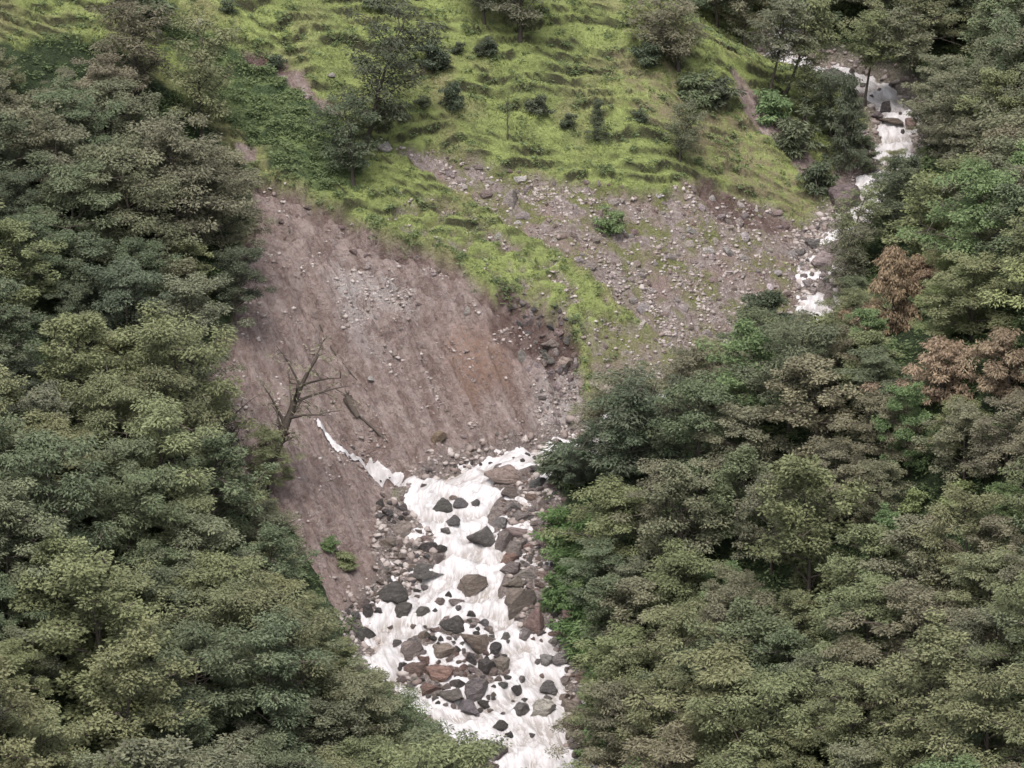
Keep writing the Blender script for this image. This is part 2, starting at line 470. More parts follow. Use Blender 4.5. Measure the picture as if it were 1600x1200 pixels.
col = T.mix(T.attr('debris'), col, deb)
col = T.mix(T.attr('scar'), col, soil)
col = T.mix(T.attr('margin'), col, stony)
T.bsdf(col, 0.9, 0.15, T.math('ADD', T.math('MULTIPLY', grit, 0.8), T.math('MULTIPLY', flow2, 0.4)), 1.0, 0.7)
idx = np.arange(nyG * nxG).reshape(nyG, nxG)
F = np.stack([idx[:-1, :-1], idx[:-1, 1:], idx[1:, 1:], idx[1:, :-1]], -1).reshape(-1, 4)
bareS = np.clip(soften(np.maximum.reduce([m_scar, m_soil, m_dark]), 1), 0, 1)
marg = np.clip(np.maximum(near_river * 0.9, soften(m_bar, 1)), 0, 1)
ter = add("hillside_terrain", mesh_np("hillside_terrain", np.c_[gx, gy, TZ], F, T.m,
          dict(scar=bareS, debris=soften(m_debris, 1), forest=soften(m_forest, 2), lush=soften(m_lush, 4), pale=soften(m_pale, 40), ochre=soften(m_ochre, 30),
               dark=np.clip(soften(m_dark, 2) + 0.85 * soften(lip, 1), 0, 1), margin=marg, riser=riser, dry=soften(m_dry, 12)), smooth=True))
tag(ter, "steep valley side with green pasture and a bare earth landslide scar", "hillside", kind='structure')

# ------------------------------------------------------------------ the river
W = NT("white_water")
uvw = W.n("ShaderNodeCombineXYZ")
W.l(W.attr('along'), uvw.inputs[0]); W.l(W.attr('across'), uvw.inputs[1])
st1 = W.tex(1.0, 5, W.mapv(uvw.outputs[0], (0.45, 1.2, 1)), 0.65, 1.2)
st2 = W.tex(1.0, 5, W.mapv(uvw.outputs[0], (1.0, 3.8, 1)), 0.7, 1.0)
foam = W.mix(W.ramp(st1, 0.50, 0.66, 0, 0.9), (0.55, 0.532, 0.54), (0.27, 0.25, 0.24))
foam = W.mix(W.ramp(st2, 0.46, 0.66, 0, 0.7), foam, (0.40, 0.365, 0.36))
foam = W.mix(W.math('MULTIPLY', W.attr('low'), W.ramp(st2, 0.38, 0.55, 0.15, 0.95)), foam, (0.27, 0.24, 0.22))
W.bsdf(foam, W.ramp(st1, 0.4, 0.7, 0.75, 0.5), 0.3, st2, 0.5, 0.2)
STEP = 0.17
def water_sheet(name, x0, x1, y0, y1, test, level, along, across, low=None, step=STEP):
    xs = np.arange(x0, x1, step); ys = np.arange(y0, y1, step)
    X, Y = np.meshgrid(xs, ys); sh = X.shape
    X = X.ravel(); Y = Y.ravel()
    ok = test(X, Y)
    ids = np.arange(X.size).reshape(sh); okm = ok.reshape(sh)
    q = np.stack([ids[:-1, :-1], ids[:-1, 1:], ids[1:, 1:], ids[1:, :-1]], -1).reshape(-1, 4)
    keep = okm.ravel()[q].all(1); q = q[keep]
    used = np.unique(q); mp = -np.ones(X.size, int); mp[used] = np.arange(len(used))
    X = X[used]; Y = Y[used]
    return mesh_np(name, np.c_[X, Y, level(X, Y)], mp[q], W.m, dict(along=along(X, Y), across=across(X, Y), low=low(X, Y) if low else np.zeros(len(X))), smooth=True)
def riv_level(x, y, relief=False):
    d, side, zr, hw, s = river_at(x, y)
    t = side * d
    wob = 1.6 * fbm(x / 3.0, y / 3.0, 2, 91)
    zz = zr + 0.26 * np.sin(2 * np.pi * (s + 1.8 * wob + 0.12 * t) / 5.0)
    zz += 0.40 * fbm(s / 1.9, t / 1.1, 3, 93) + 0.30 * np.abs(fbm(s / 1.1, t / 0.7, 3, 95, 0.5)) + 0.05 * fbm(x / 0.45, y / 0.45, 2, 96)
    if relief: return zz - zr
    zz += 0.12 * (1 - (d / hw) ** 2)
    return zz - 0.10
rt = lambda x, y: (lambda r: r[0] < r[3] + 1.3)(river_at(x, y))
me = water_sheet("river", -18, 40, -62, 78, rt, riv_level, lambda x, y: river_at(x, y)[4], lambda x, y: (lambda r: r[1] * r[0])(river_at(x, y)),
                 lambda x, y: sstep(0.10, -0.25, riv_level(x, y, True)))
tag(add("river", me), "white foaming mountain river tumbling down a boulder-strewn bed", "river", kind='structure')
WATER = riv_level
# side stream that drops down the gully
def stream_parts(x, y):
    x = np.ravel(x); y = np.ravel(y)
    best = np.full(len(x), 1e9); run = np.zeros(len(x)); acc = 0
    for (ax, ay), (bx, by) in zip(SIDE[:-1], SIDE[1:]):
        L = math.hypot(bx - ax, by - ay)
        t = np.clip(((x - ax) * (bx - ax) + (y - ay) * (by - ay)) / L ** 2, 0, 1)
        q = np.hypot(x - ax - t * (bx - ax), y - ay - t * (by - ay))
        m = q < best
        best = np.where(m, q, best); run = np.where(m, acc + t * L, run); acc += L
    return best, run
_sp = at([501, 513, 527, 552, 578, 600, 622], [664, 684, 704, 718, 732, 744, 750], TZ)[:, :2]
SIDE = [tuple(p) for p in _sp]
st_w = lambda x, y: 0.24 + 0.30 * fbm(x * 0.9, y * 0.9, 3, 97)
me = water_sheet("side_stream", _sp[:, 0].min() - 2, _sp[:, 0].max() + 2, _sp[:, 1].min() - 2, _sp[:, 1].max() + 2,
                 lambda x, y: stream_parts(x, y)[0] < st_w(x, y) + 0.10, lambda x, y: ground(x, y) + 0.24 - 0.5 * stream_parts(x, y)[0] ** 2 + 0.05 * fbm(x * 2, y * 2, 2, 98),
                 lambda x, y: stream_parts(x, y)[1], lambda x, y: stream_parts(x, y)[0], None, 0.06)
tag(add("side_stream", me), "thin white side stream dropping down the gully to the river", "stream", kind='structure')

# ------------------------------------------------------------------ rocks
def rock_mesh(seed, mat, sub=3, cuts=9, flat=1.0, rough=0.09):
    r = np.random.default_rng(seed)
    bm = bmesh.new(); bmesh.ops.create_icosphere(bm, subdivisions=sub, radius=1)
    V = np.array([v.co[:] for v in bm.verts])
    for _ in range(cuts):
        n = r.normal(size=3); n /= np.linalg.norm(n)
        dd = r.uniform(0.38, 0.80)
        q = V @ n - dd
        V = V - np.where(q > 0, q, 0)[:, None] * n
    off = r.uniform(0, 50)
    V *= (1 + rough * 2 * fbm(V[:, 0] * 1.5 + off + V[:, 2], V[:, 1] * 1.5 + V[:, 2] * 0.7, 3, seed))[:, None]
    V += rough * 0.6 * np.c_[fbm(V[:, 1] * 4 + off, V[:, 2] * 4, 2, seed), fbm(V[:, 0] * 4, V[:, 2] * 4 + off, 2, seed + 1), fbm(V[:, 0] * 4 - off, V[:, 1] * 4, 2, seed + 2)]
    V[:, 2] *= flat
    ex = np.abs(V).max(0); V /= ex[None, :]
    for v, c in zip(bm.verts, V): v.co = c
    me = bpy.data.meshes.new("rock"); bm.to_mesh(me); bm.free()
    me.polygons.foreach_set("use_smooth", np.ones(len(me.polygons), bool))
    try: me.set_sharp_from_angle(angle=R(32))
    except Exception: pass
    me.materials.append(mat)
    return me

K = NT("river_rock")            # object colour x grain
oi = K.n("ShaderNodeObjectInfo")
tc = K.n("ShaderNodeTexCoord").outputs['Object']
n1 = K.tex(1.9, 8, K.mapv(tc, (1, 1, 3.0)), 0.72, 0.9); n2 = K.tex(5, 8, tc, 0.78, 0.5)
kc = K.scale(oi.outputs['Color'], K.ramp(n1, 0.3, 0.7, 0.45, 1.5))
kc = K.mix(K.ramp(n2, 0.53, 0.68, 0, 0.55), kc, (0.34, 0.31, 0.29))
kc = K.mix(K.ramp(n2, 0.46, 0.34, 0, 0.75), kc, (0.03, 0.026, 0.025))
K.bsdf(kc, K.ramp(n1, 0.3, 0.7, 0.45, 0.8), 0.4, n1, 1.0, 0.5)
ROCKS = [rock_mesh(100 + i, K.m, 3, 9 + i % 6, rough=0.13) for i in range(12)]
STONES = [rock_mesh(200 + i, K.m, 2, 10, rough=0.14) for i in range(8)]

WET, GREY, BROWN, RED, PALE, STRIPE = (0.085, 0.075, 0.071), (0.20, 0.175, 0.165), (0.21, 0.165, 0.145), (0.225, 0.15, 0.125), (0.36, 0.31, 0.29), (0.13, 0.118, 0.116)
ORD = ["first", "second", "third", "fourth", "fifth", "sixth", "seventh", "eighth", "ninth", "tenth", "eleventh", "twelfth", "thirteenth", "fourteenth", "fifteenth", "sixteenth",
       "seventeenth", "eighteenth", "nineteenth", "twentieth"] + ["twenty-" + a for a in ("first", "second", "third", "fourth", "fifth", "sixth", "seventh", "eighth", "ninth")] + ["thirtieth"] + \
      ["thirty-" + a for a in ("first", "second", "third", "fourth", "fifth", "sixth", "seventh", "eighth", "ninth")] + ["fortieth"]
PENDING = []        # (object, base label, pixel x, pixel y) -> labels made single at the end
def pend(o, base, cat, group, p):
    px, py = project(np.array([p]))
    o['category'] = cat; o['group'] = group
    PENDING.append((o, base, float(px[0]), float(py[0])))
def settle_labels():
    by = {}
    for r in PENDING: by.setdefault(r[1], []).append(r)
    for base, rows in by.items():
        if len(rows) == 1: rows[0][0]['label'] = base; continue
        rows.sort(key=lambda r: r[2])
        for i, r in enumerate(rows):
            r[0]['label'] = f"{base}, {ORD[i]} from left" if i < len(ORD) else base

_wm = gd < ghw + 1.0
TOPZ = TZ.copy()
TOPZ[_wm] = np.maximum(TZ[_wm], riv_level(gx[_wm], gy[_wm]))
def place_rock(name, px, py, wpx, hpx, colr, meshes, sink=0.35, deep=None):
    p = at([px], [py + hpx * 0.42], TOPZ)[0]
    sx = wpx * 0.057 / 2; sz = hpx * 0.05 / 2 * 1.3
    sy = max(sx * random.uniform(0.6, 0.95), sz * 0.7)
    o = add(name, random.choice(meshes), None, (p[0], p[1] + sy * 0.6, p[2] + sz * (1 - 2 * sink) * 0.75), (random.uniform(-.25, .25), random.uniform(-.25, .25), random.uniform(-.5, .5)), (sx, sy, sz * 1.15))
    j = random.uniform(0.8, 1.25)
    o.color = (*[c * j * random.uniform(0.95, 1.05) for c in colr], 1)
    return o, p

PINK = (0.40, 0.34, 0.32); SOILROCK = (0.27, 0.205, 0.185)
CN = {WET: "dark wet", GREY: "grey", BROWN: "brown", RED: "reddish brown", PALE: "pale", STRIPE: "dark grey"}
CN[(0.5, 0.46, 0.44)] = "whitish"; CN[PINK] = "pinkish grey"; CN[SOILROCK] = "earthy brown"
named = [  # px, py, w, h, colour, label
    (693, 789, 36, 21, STRIPE, "dark rounded boulder mid-stream in the white pool below the scar"),
    (724, 787, 30, 17, STRIPE, "dark pointed boulder just right of the rounded one in the upper pool"),
    (712, 814, 28, 17, STRIPE, "low dark boulder below the two rocks in the upper pool"),
    (755, 838, 44, 34, STRIPE, "big dark striped boulder on the edge of the upper boulder bar"),
    (785, 846, 32, 32, GREY, "tilted grey slab leaning on the big dark striped boulder"),
    (733, 916, 52, 30, BROWN, "large box-shaped brown boulder standing alone in mid-stream"),
    (702, 928, 12, 9, WET, "small dark stone at the foot of the box-shaped brown boulder"),
    (687, 940, 22, 10, BROWN, "flat brown rock washed over below the box-shaped boulder"),
    (711, 940, 26, 10, GREY, "flat grey rock washed over below the box-shaped boulder"),
    (591, 952, 16, 14, WET, "small dark wet boulder by the left bank where the river widens"),
    (630, 954, 32, 19, WET, "dark wet boulder in the white water beside the left dark ledge"),
    (660, 955, 30, 13, GREY, "grey half-drowned rock next to the dark wet boulder"),
    (618, 928, 66, 26, WET, "long dark ledge of rock jutting from the left bank"),
    (792, 742, 64, 28, BROWN, "broad brown boulder at the head of the right boulder bar"),
    (801, 771, 32, 18, BROWN, "brown boulder second down the right boulder bar"),
    (802, 790, 30, 20, GREY, "rounded grey boulder third down the right boulder bar"),
    (844, 787, 28, 28, PALE, "tall pale grey boulder beside the dark riverside tree"),
    (840, 754, 32, 16, STRIPE, "dark grey boulder in the narrow side channel"),
    (840, 733, 26, 11, WET, "low wet rock at the top of the narrow side channel"),
    (783, 817, 30, 15, GREY, "grey slab above the big dark striped boulder"),
    (813, 809, 38, 15, GREY, "long grey slab across the middle of the right bar"),
    (811, 832, 42, 13, BROWN, "long brown slab beneath the grey slab on the right bar"),
    (861, 832, 38, 32, RED, "large reddish brown boulder against the right bank shrubs"),
    (807, 854, 30, 24, GREY, "grey boulder below the tilted slab on the right bar"),
    (801, 888, 38, 17, GREY, "flat grey boulder at the neck of the river"),
    (823, 896, 36, 19, PALE, "smooth pale oval boulder on the right bar"),
    (804, 911, 34, 18, BROWN, "brown boulder under the pale oval one"),
    (807, 941, 54, 44, BROWN, "largest brown boulder of the right bar with a split face"),
    (837, 931, 20, 16, PALE, "small pale stone beside the largest brown boulder"),
    (841, 970, 34, 42, RED, "tall rusty red boulder at the foot of the right bar"),
    (819, 994, 27, 18, GREY, "grey boulder under the tall rusty red one"),
    (735, 958, 17, 14, WET, "round dark stone on top of the dark mid-river rock pile"),
    (714, 975, 46, 28, WET, "dark jagged boulder heading the mid-river island"),
    (745, 1002, 46, 34, BROWN, "big brown dome boulder on the mid-river island"),
    (773, 1015, 22, 20, WET, "dark boulder right of the brown dome boulder"),
    (784, 1037, 28, 22, BROWN, "brown boulder at the right tip of the island"),
    (759, 1040, 28, 30, WET, "dark upright boulder among the island's cascades"),
    (734, 1026, 22, 24, WET, "dark narrow boulder splitting a cascade on the island"),
    (639, 1014, 38, 28, PALE, "pale pinkish boulder at the left end of the island"),
    (690, 1018, 44, 22, BROWN, "brown boulder behind the reddish slabs of the island"),
    (655, 1046, 46, 22, RED, "reddish slab on the left side of the island"),
    (690, 1050, 50, 26, RED, "broad reddish slab in the middle of the island"),
    (668, 1077, 34, 18, RED, "pinkish red boulder at the lower left of the island"),
    (743, 1082, 44, 34, GREY, "big smooth grey boulder at the foot of the island"),
    (737, 1060, 15, 12, BROWN, "small brown stone perched above the smooth grey boulder"),
    (704, 1088, 40, 18, GREY, "long grey boulder along the lower edge of the island"),
    (729, 1107, 42, 20, STRIPE, "dark grey boulder at the lower tip of the island"),
    (809, 1078, 16, 20, WET, "small dark square stone in the right-hand rapids"),
    (814, 1107, 34, 21, STRIPE, "dark boulder in the rapids beside the pale brown one"),
    (847, 1110, 42, 24, PALE, "pale brown boulder in the lower right-hand rapids"),
    (862, 1077, 32, 20, STRIPE, "dark half-drowned boulder by the right bank rapids"),
    (781, 1134, 27, 14, WET, "dark slanting rock in the lowest rapids"),
    (796, 1148, 14, 11, WET, "small wet stone just below the dark slanting rock"),
    (773, 1174, 38, 30, GREY, "big grey boulder at the bottom edge of the river"),
    (760, 1196, 34, 20, BROWN, "brown boulder touching the left bank at the bottom edge"),
    (910, 1056, 26, 24, RED, "reddish boulder high on the lower right bank"),
    (897, 1103, 38, 20, BROWN, "long brown boulder on the lower right bank"),
    (901, 1127, 36, 26, RED, "rounded reddish boulder lowest on the right bank"),
    (876, 1030, 30, 24, GREY, "grey wet boulder under the falls by the right bank"),
    (856, 1030, 26, 20, GREY, "grey rock the right-hand falls pour over"),
    (630, 831, 42, 26, BROWN, "pale brown boulder on the left shore of the upper pool"),
    (666, 853, 32, 17, WET, "dark boulder on the left shore at the river's neck"),
    (687, 858, 20, 13, WET, "dark stone furthest out from the left shore at the neck"),
    (672, 895, 62, 15, STRIPE, "long low dark slab on the left shore below the neck"),
    (567, 991, 34, 20, STRIPE, "dark boulder on the left bank above the lowest bend"),
    (890, 960, 22, 28, RED, "upright reddish rock among the green right bank shrubs"),
    (1385, 165, 30, 18, WET, "dark boulder in the far upper cascade"),
    (1370, 180, 26, 16, GREY, "grey boulder left of the far upper cascade"),
    (1395, 190, 44, 12, BROWN, "flat brown slab across the far upper cascade"),
    (1425, 190, 26, 28, RED, "reddish boulder at the right side of the far cascade"),
    (1300, 122, 46, 26, GREY, "grey boulder pile head between the two far cascades"),
    (1340, 98, 24, 14, PALE, "pale boulder above the far cascades"),
    (1325, 300, 64, 60, (0.13, 0.095, 0.095), "large purplish brown earth-covered rock beside the upper river"),
    (1345, 332, 34, 9, PALE, "low pale slab under the purplish rock by the upper river"),
    (1285, 405, 38, 26, PALE, "pale rounded boulder beside the upper river bend"),
    (1272, 380, 30, 16, GREY, "grey boulder above the pale one at the upper river bend"),
    (1300, 385, 26, 22, PALE, "light grey boulder at the right of the upper river bend"),
    (1253, 495, 16, 16, PALE, "small white-washed stone at the left of the upper white water"),
    (600, 229, 30, 18, PALE, "large pale boulder at the top tip of the debris slope"),
    (310, 34, 24, 18, (0.42, 0.33, 0.30), "pink boulder alone high in the pasture"),
    (246, 48, 18, 9, PALE, "white stone at the upper left of the pasture"),
    (798, 308, 26, 30, PALE, "tall pale slab boulder in the middle of the debris slope"),
    (822, 297, 14, 18, PALE, "upright white stone beside the tall pale slab boulder"),
    (778, 368, 16, 14, (0.55, 0.51, 0.48), "bright white stone on the grass band above the scar"),
    (1183, 328, 12, 12, (0.55, 0.51, 0.48), "round white stone below the dark red soil edge"),
    (731, 485, 13, 15, PALE, "pale rounded stone stuck in the scar face"),
    (815, 555, 20, 22, PALE, "pale upright rock at the right of the scar face"),
    (583, 592, 18, 8, (0.5, 0.46, 0.44), "small white flat stone in the middle of the scar face"),
    (683, 683, 26, 18, (0.24, 0.17, 0.12), "brown boulder sitting low on the scar face"),
    (1002, 507, 14, 16, (0.5, 0.47, 0.42), "white stone at the lower end of the grass band"),
    (518, 118, 14, 9, PALE, "white stone by the bare gully in the pasture"),
    (478, 150, 18, 9, PALE, "flat pale stone in the bare gully of the pasture"),
    (1095, 627, 16, 14, (0.6, 0.57, 0.56), "white boulder glimpsed among the right-hand trees"),
]
for px, py, ww, hh, cc, lab in named:
    o, p = place_rock("boulder" if max(ww, hh) > 18 else "stone", px, py, ww, hh, cc, ROCKS)
    tag(o, lab, "boulder" if max(ww, hh) > 18 else "stone")

# smaller rocks that fill the bars and banks
def fill(poly, n, smin_, smax_, cols, base, cat, group, meshes, name, aspect=0.62, pack=0.36):
    poly = np.array(poly, float); k = 0; tries = 0
    x0, y0 = poly.min(0); x1, y1 = poly.max(0)
    while k < n and tries < n * 40:
        tries += 1
        x, y = random.uniform(x0, x1), random.uniform(y0, y1)
        if not inside(poly, np.array([x]), np.array([y]))[0]: continue
        ww = smin_ + (smax_ - smin_) * random.random() ** 2
        if any(abs(x - a) < (ww + b) * pack and abs(y - c) < (ww + b) * pack * 0.64 for a, c, b in TAKEN): continue
        cc = random.choice(cols)
        o, p = place_rock(name if ww >= 12 or name == 'rock' else 'cobble' if name == 'boulder' else 'stone', x, y, ww, ww * random.uniform(aspect - .15, aspect + .2), cc, meshes)
        TAKEN.append((x, y, ww)); k += 1
        big = "large" if ww > smin_ + 0.55 * (smax_ - smin_) else ("small" if ww < smin_ + 0.2 * (smax_ - smin_) else "medium")
        pend(o, f"{big} {CN.get(cc, 'pale')} {base}, {('top', 'upper', 'lower', 'bottom')[min(3, int(4 * (y - y0) / (y1 - y0)))]} part", cat, group, p)
TAKEN = [(a, b, c) for a, b, c, *_ in named]
fill([(790, 735), (850, 735), (885, 785), (882, 875), (870, 1010), (830, 1000), (785, 940), (815, 885), (770, 850), (785, 800)], 120, 8, 30, [GREY, BROWN, BROWN, PALE, SOILROCK, RED, STRIPE], "boulder on the right bar", "boulder", "boulders on the right bar", ROCKS, "boulder")
fill([(635, 1005), (700, 968), (755, 965), (800, 1045), (760, 1112), (690, 1100), (620, 1065)], 75, 9, 26, [WET, BROWN, BROWN, RED, GREY, STRIPE], "boulder on the mid-river island", "boulder", "boulders on the mid-river island", ROCKS, "boulder")
fill([(885, 1005), (925, 1012), (928, 1190), (895, 1180), (880, 1100)], 34, 10, 26, [RED, BROWN, BROWN, GREY], "boulder on the lower right bank", "boulder", "boulders on the lower right bank", ROCKS, "boulder")
fill([(585, 770), (625, 775), (650, 820), (700, 880), (650, 935), (560, 960), (540, 990), (545, 950), (600, 900), (600, 840)], 64, 9, 26, [WET, STRIPE, GREY, BROWN, BROWN], "boulder along the left shore", "boulder", "boulders along the left shore", ROCKS, "boulder")
fill([(620, 760), (770, 735), (770, 900), (640, 960), (560, 990), (620, 1040), (800, 1130), (860, 1190), (880, 1040), (800, 960), (780, 900), (700, 840)], 26, 9, 18, [STRIPE, GREY, BROWN], "rock half drowned in the rapids", "rock", "rocks in the rapids", ROCKS, "boulder")
fill([(520, 680), (545, 690), (620, 745), (600, 760), (560, 735)], 14, 6, 13, [WET, STRIPE, PALE], "stone beside the side stream", "stone", "stones beside the side stream", STONES, "stone")
fill([(770, 440), (830, 455), (900, 500), (905, 560), (850, 545), (790, 510)], 26, 9, 24, [STRIPE, SOILROCK, SOILROCK, GREY], "ledge rock under the scar's right rim", "rock", "ledge rocks under the scar rim", ROCKS, "rock", 0.5)
fill([(800, 458), (890, 500), (905, 600), (865, 600), (830, 530)], 16, 16, 36, [SOILROCK, GREY, PINK], "broken rock at the scar's right end", "rock", "blocks at the scar's right end", ROCKS, "rock", 0.6, 0.3)
fill([(430, 295), (520, 330), (620, 375), (720, 425), (700, 450), (600, 420), (430, 380)], 26, 8, 20, [SOILROCK, SOILROCK, PINK], "rock bedded in the scar's upper rim", "rock", "rocks in the scar's upper rim", ROCKS, "rock", 0.5)
fill([(650, 730), (860, 705), (860, 714), (650, 741)], 14, 6, 12, [WET, GREY, BROWN], "stone at the foot of the scar", "stone", "stones at the foot of the scar", STONES, "stone")
fill([(1240, 350), (1325, 345), (1318, 450), (1260, 460)], 34, 8, 22, [PALE, GREY, PALE], "boulder beside the upper river bend", "boulder", "boulders beside the upper river", ROCKS, "boulder")
fill([(1270, 95), (1360, 90), (1440, 150), (1430, 220), (1360, 200), (1290, 130)], 16, 8, 16, [GREY, BROWN, WET], "boulder along the far cascade", "boulder", "boulders along the far cascade", ROCKS, "boulder")
fill([(620, 225), (790, 262), (1000, 290), (1090, 292), (1230, 335), (1300, 380), (1300, 480), (1200, 500), (1110, 540), (1000, 485), (930, 425), (850, 375), (760, 315)], 150, 8, 24, [PALE, (0.5, 0.46, 0.44), PINK, SOILROCK, SOILROCK], "stone on the debris slope", "stone", "stones on the debris slope", STONES, "stone", 0.7)
fill([(900, 510), (980, 505), (1080, 525), (1070, 590), (940, 560)], 24, 6, 13, [PALE, PINK, SOILROCK], "stone below the debris slope", "stone", "stones below the debris slope", STONES, "stone", 0.7)
fill([(840, 520), (900, 520), (905, 690), (850, 690), (820, 600)], 34, 7, 16, [PALE, PINK, GREY], "stone in the pale rubble beside the scar", "stone", "stones in the pale rubble", STONES, "stone", 0.8)
fill([(440, 300), (600, 370), (760, 450), (850, 500), (840, 690), (700, 715), (620, 700), (560, 600), (430, 480)], 46, 5, 11, [PALE, PINK, SOILROCK, SOILROCK], "stone in the scar face", "stone", "stones in the scar face", STONES, "stone", 0.6)

# ------------------------------------------------------------------ plants
L = NT("leaves")                 # object colour x leaf-to-leaf variation
lo = L.n("ShaderNodeObjectInfo").outputs['Color']
lv = L.attr('var')
lc = L.scale(lo, L.ramp(lv, 0, 1, 0.70, 1.60))
lc = L.mix(L.ramp(lv, 0.62, 1.0, 0, 0.45), lc, L.mix(0.5, L.scale(lo, 1.35), (0.23, 0.225, 0.11)))
ld = L.n("ShaderNodeBsdfPrincipled"); L.l(lc, ld.inputs['Base Color']); ld.inputs['Roughness'].default_value = 0.62; ld.inputs['Specular IOR Level'].default_value = 0.25
ltr = L.n("ShaderNodeBsdfTranslucent"); L.l(lc, ltr.inputs['Color'])
lm = L.n("ShaderNodeMixShader"); lm.inputs[0].default_value = 0.22
L.l(ld.outputs[0], lm.inputs[1]); L.l(ltr.outputs[0], lm.inputs[2]); L.l(lm.outputs[0], L.out.inputs[0])
B = NT("bark")
bn = B.tex(6, 4, B.mapv(B.n("ShaderNodeTexCoord").outputs['Object'], (1, 1, 0.3)))
B.bsdf(B.mix(bn, (0.045, 0.036, 0.03), (0.12, 0.10, 0.085)), 0.9, 0.2)

def tubes(lines, sides=5):
    V, F, n = [], [], 0
    for P, rad in lines:
        P = np.asarray(P, float)
        tg = np.gradient(P, axis=0); tg /= np.linalg.norm(tg, axis=1)[:, None] + 1e-9
        ref = np.array([0.31, 0.95, 0.05])
        a = np.cross(tg, ref); a /= np.linalg.norm(a, axis=1)[:, None] + 1e-9
        b = np.cross(tg, a)
        th = np.linspace(0, 2 * np.pi, sides, endpoint=False)
        ring = (a[:, None] * np.cos(th)[None, :, None] + b[:, None] * np.sin(th)[None, :, None]) * np.asarray(rad)[:, None, None] + P[:, None]
        V.append(ring.reshape(-1, 3))
        m = len(P)
        for i in range(m - 1):
            for j in range(sides):
                k = (j + 1) % sides
                F.append((n + i * sides + j, n + i * sides + k, n + (i + 1) * sides + k, n + (i + 1) * sides + j))
        n += m * sides
    return np.vstack(V), np.array(F)

def leaves_np(C, rc, n, r, flat=0.5, ln=0.34, wd=0.13, droop=0.2, tilt=0.6, hang=0.0):
    """leaf sprays round clump centres C (k x 3)"""
    k = len(C)
    rc = np.broadcast_to(rc, (k,))
    u = r.normal(size=(k, n, 3)); u /= np.linalg.norm(u, axis=2)[..., None]
    rad = r.random((k, n, 1)) ** 0.45
    off = u * rad * rc[:, None, None]
    off[..., 2] *= flat
    if hang: off[..., 2] -= hang * r.random((k, n)) ** 1.5
    p = C[:, None, :] + off
    ax = np.concatenate([u[..., :2], np.zeros((k, n, 1))], 2) + r.normal(size=(k, n, 3)) * 0.45
    ax[..., 2] = ax[..., 2] * 0.5 - droop - hang * 0.8
    ax /= np.linalg.norm(ax, axis=2)[..., None]
    nm = np.array([0, 0, 1.0]) + r.normal(size=(k, n, 3)) * tilt
    sd = np.cross(ax, nm); sd /= np.linalg.norm(sd, axis=2)[..., None] + 1e-9
    Ls = ln * r.uniform(0.6, 1.3, (k, n, 1)); Ws = wd * r.uniform(0.6, 1.3, (k, n, 1)) * 0.5
    q = np.stack([p, p + ax * Ls * 0.45 + sd * Ws, p + ax * Ls, p + ax * Ls * 0.45 - sd * Ws], 2).reshape(-1, 3)
    f = np.arange(k * n * 4).reshape(-1, 4)
    var = np.clip(0.55 * r.random((k, 1)) + 0.45 * r.random((k, n)), 0, 1)
    return q, f, np.repeat(var.ravel(), 4)

def profile(h, kind):
    if kind == 'dome':
        return np.where(h > 0.3, np.sqrt(np.clip(1 - ((h - 0.3) / 0.72) ** 2, 0, 1)), 0.72 + 0.28 * h / 0.3)
    if kind == 'cone':
        return np.clip(1.05 - h, 0.12, 1) ** 0.8
    if kind == 'vase':
        return np.sqrt(np.clip(1 - ((h - 0.62) / 0.62) ** 2, 0.05, 1))
    return np.ones_like(h)

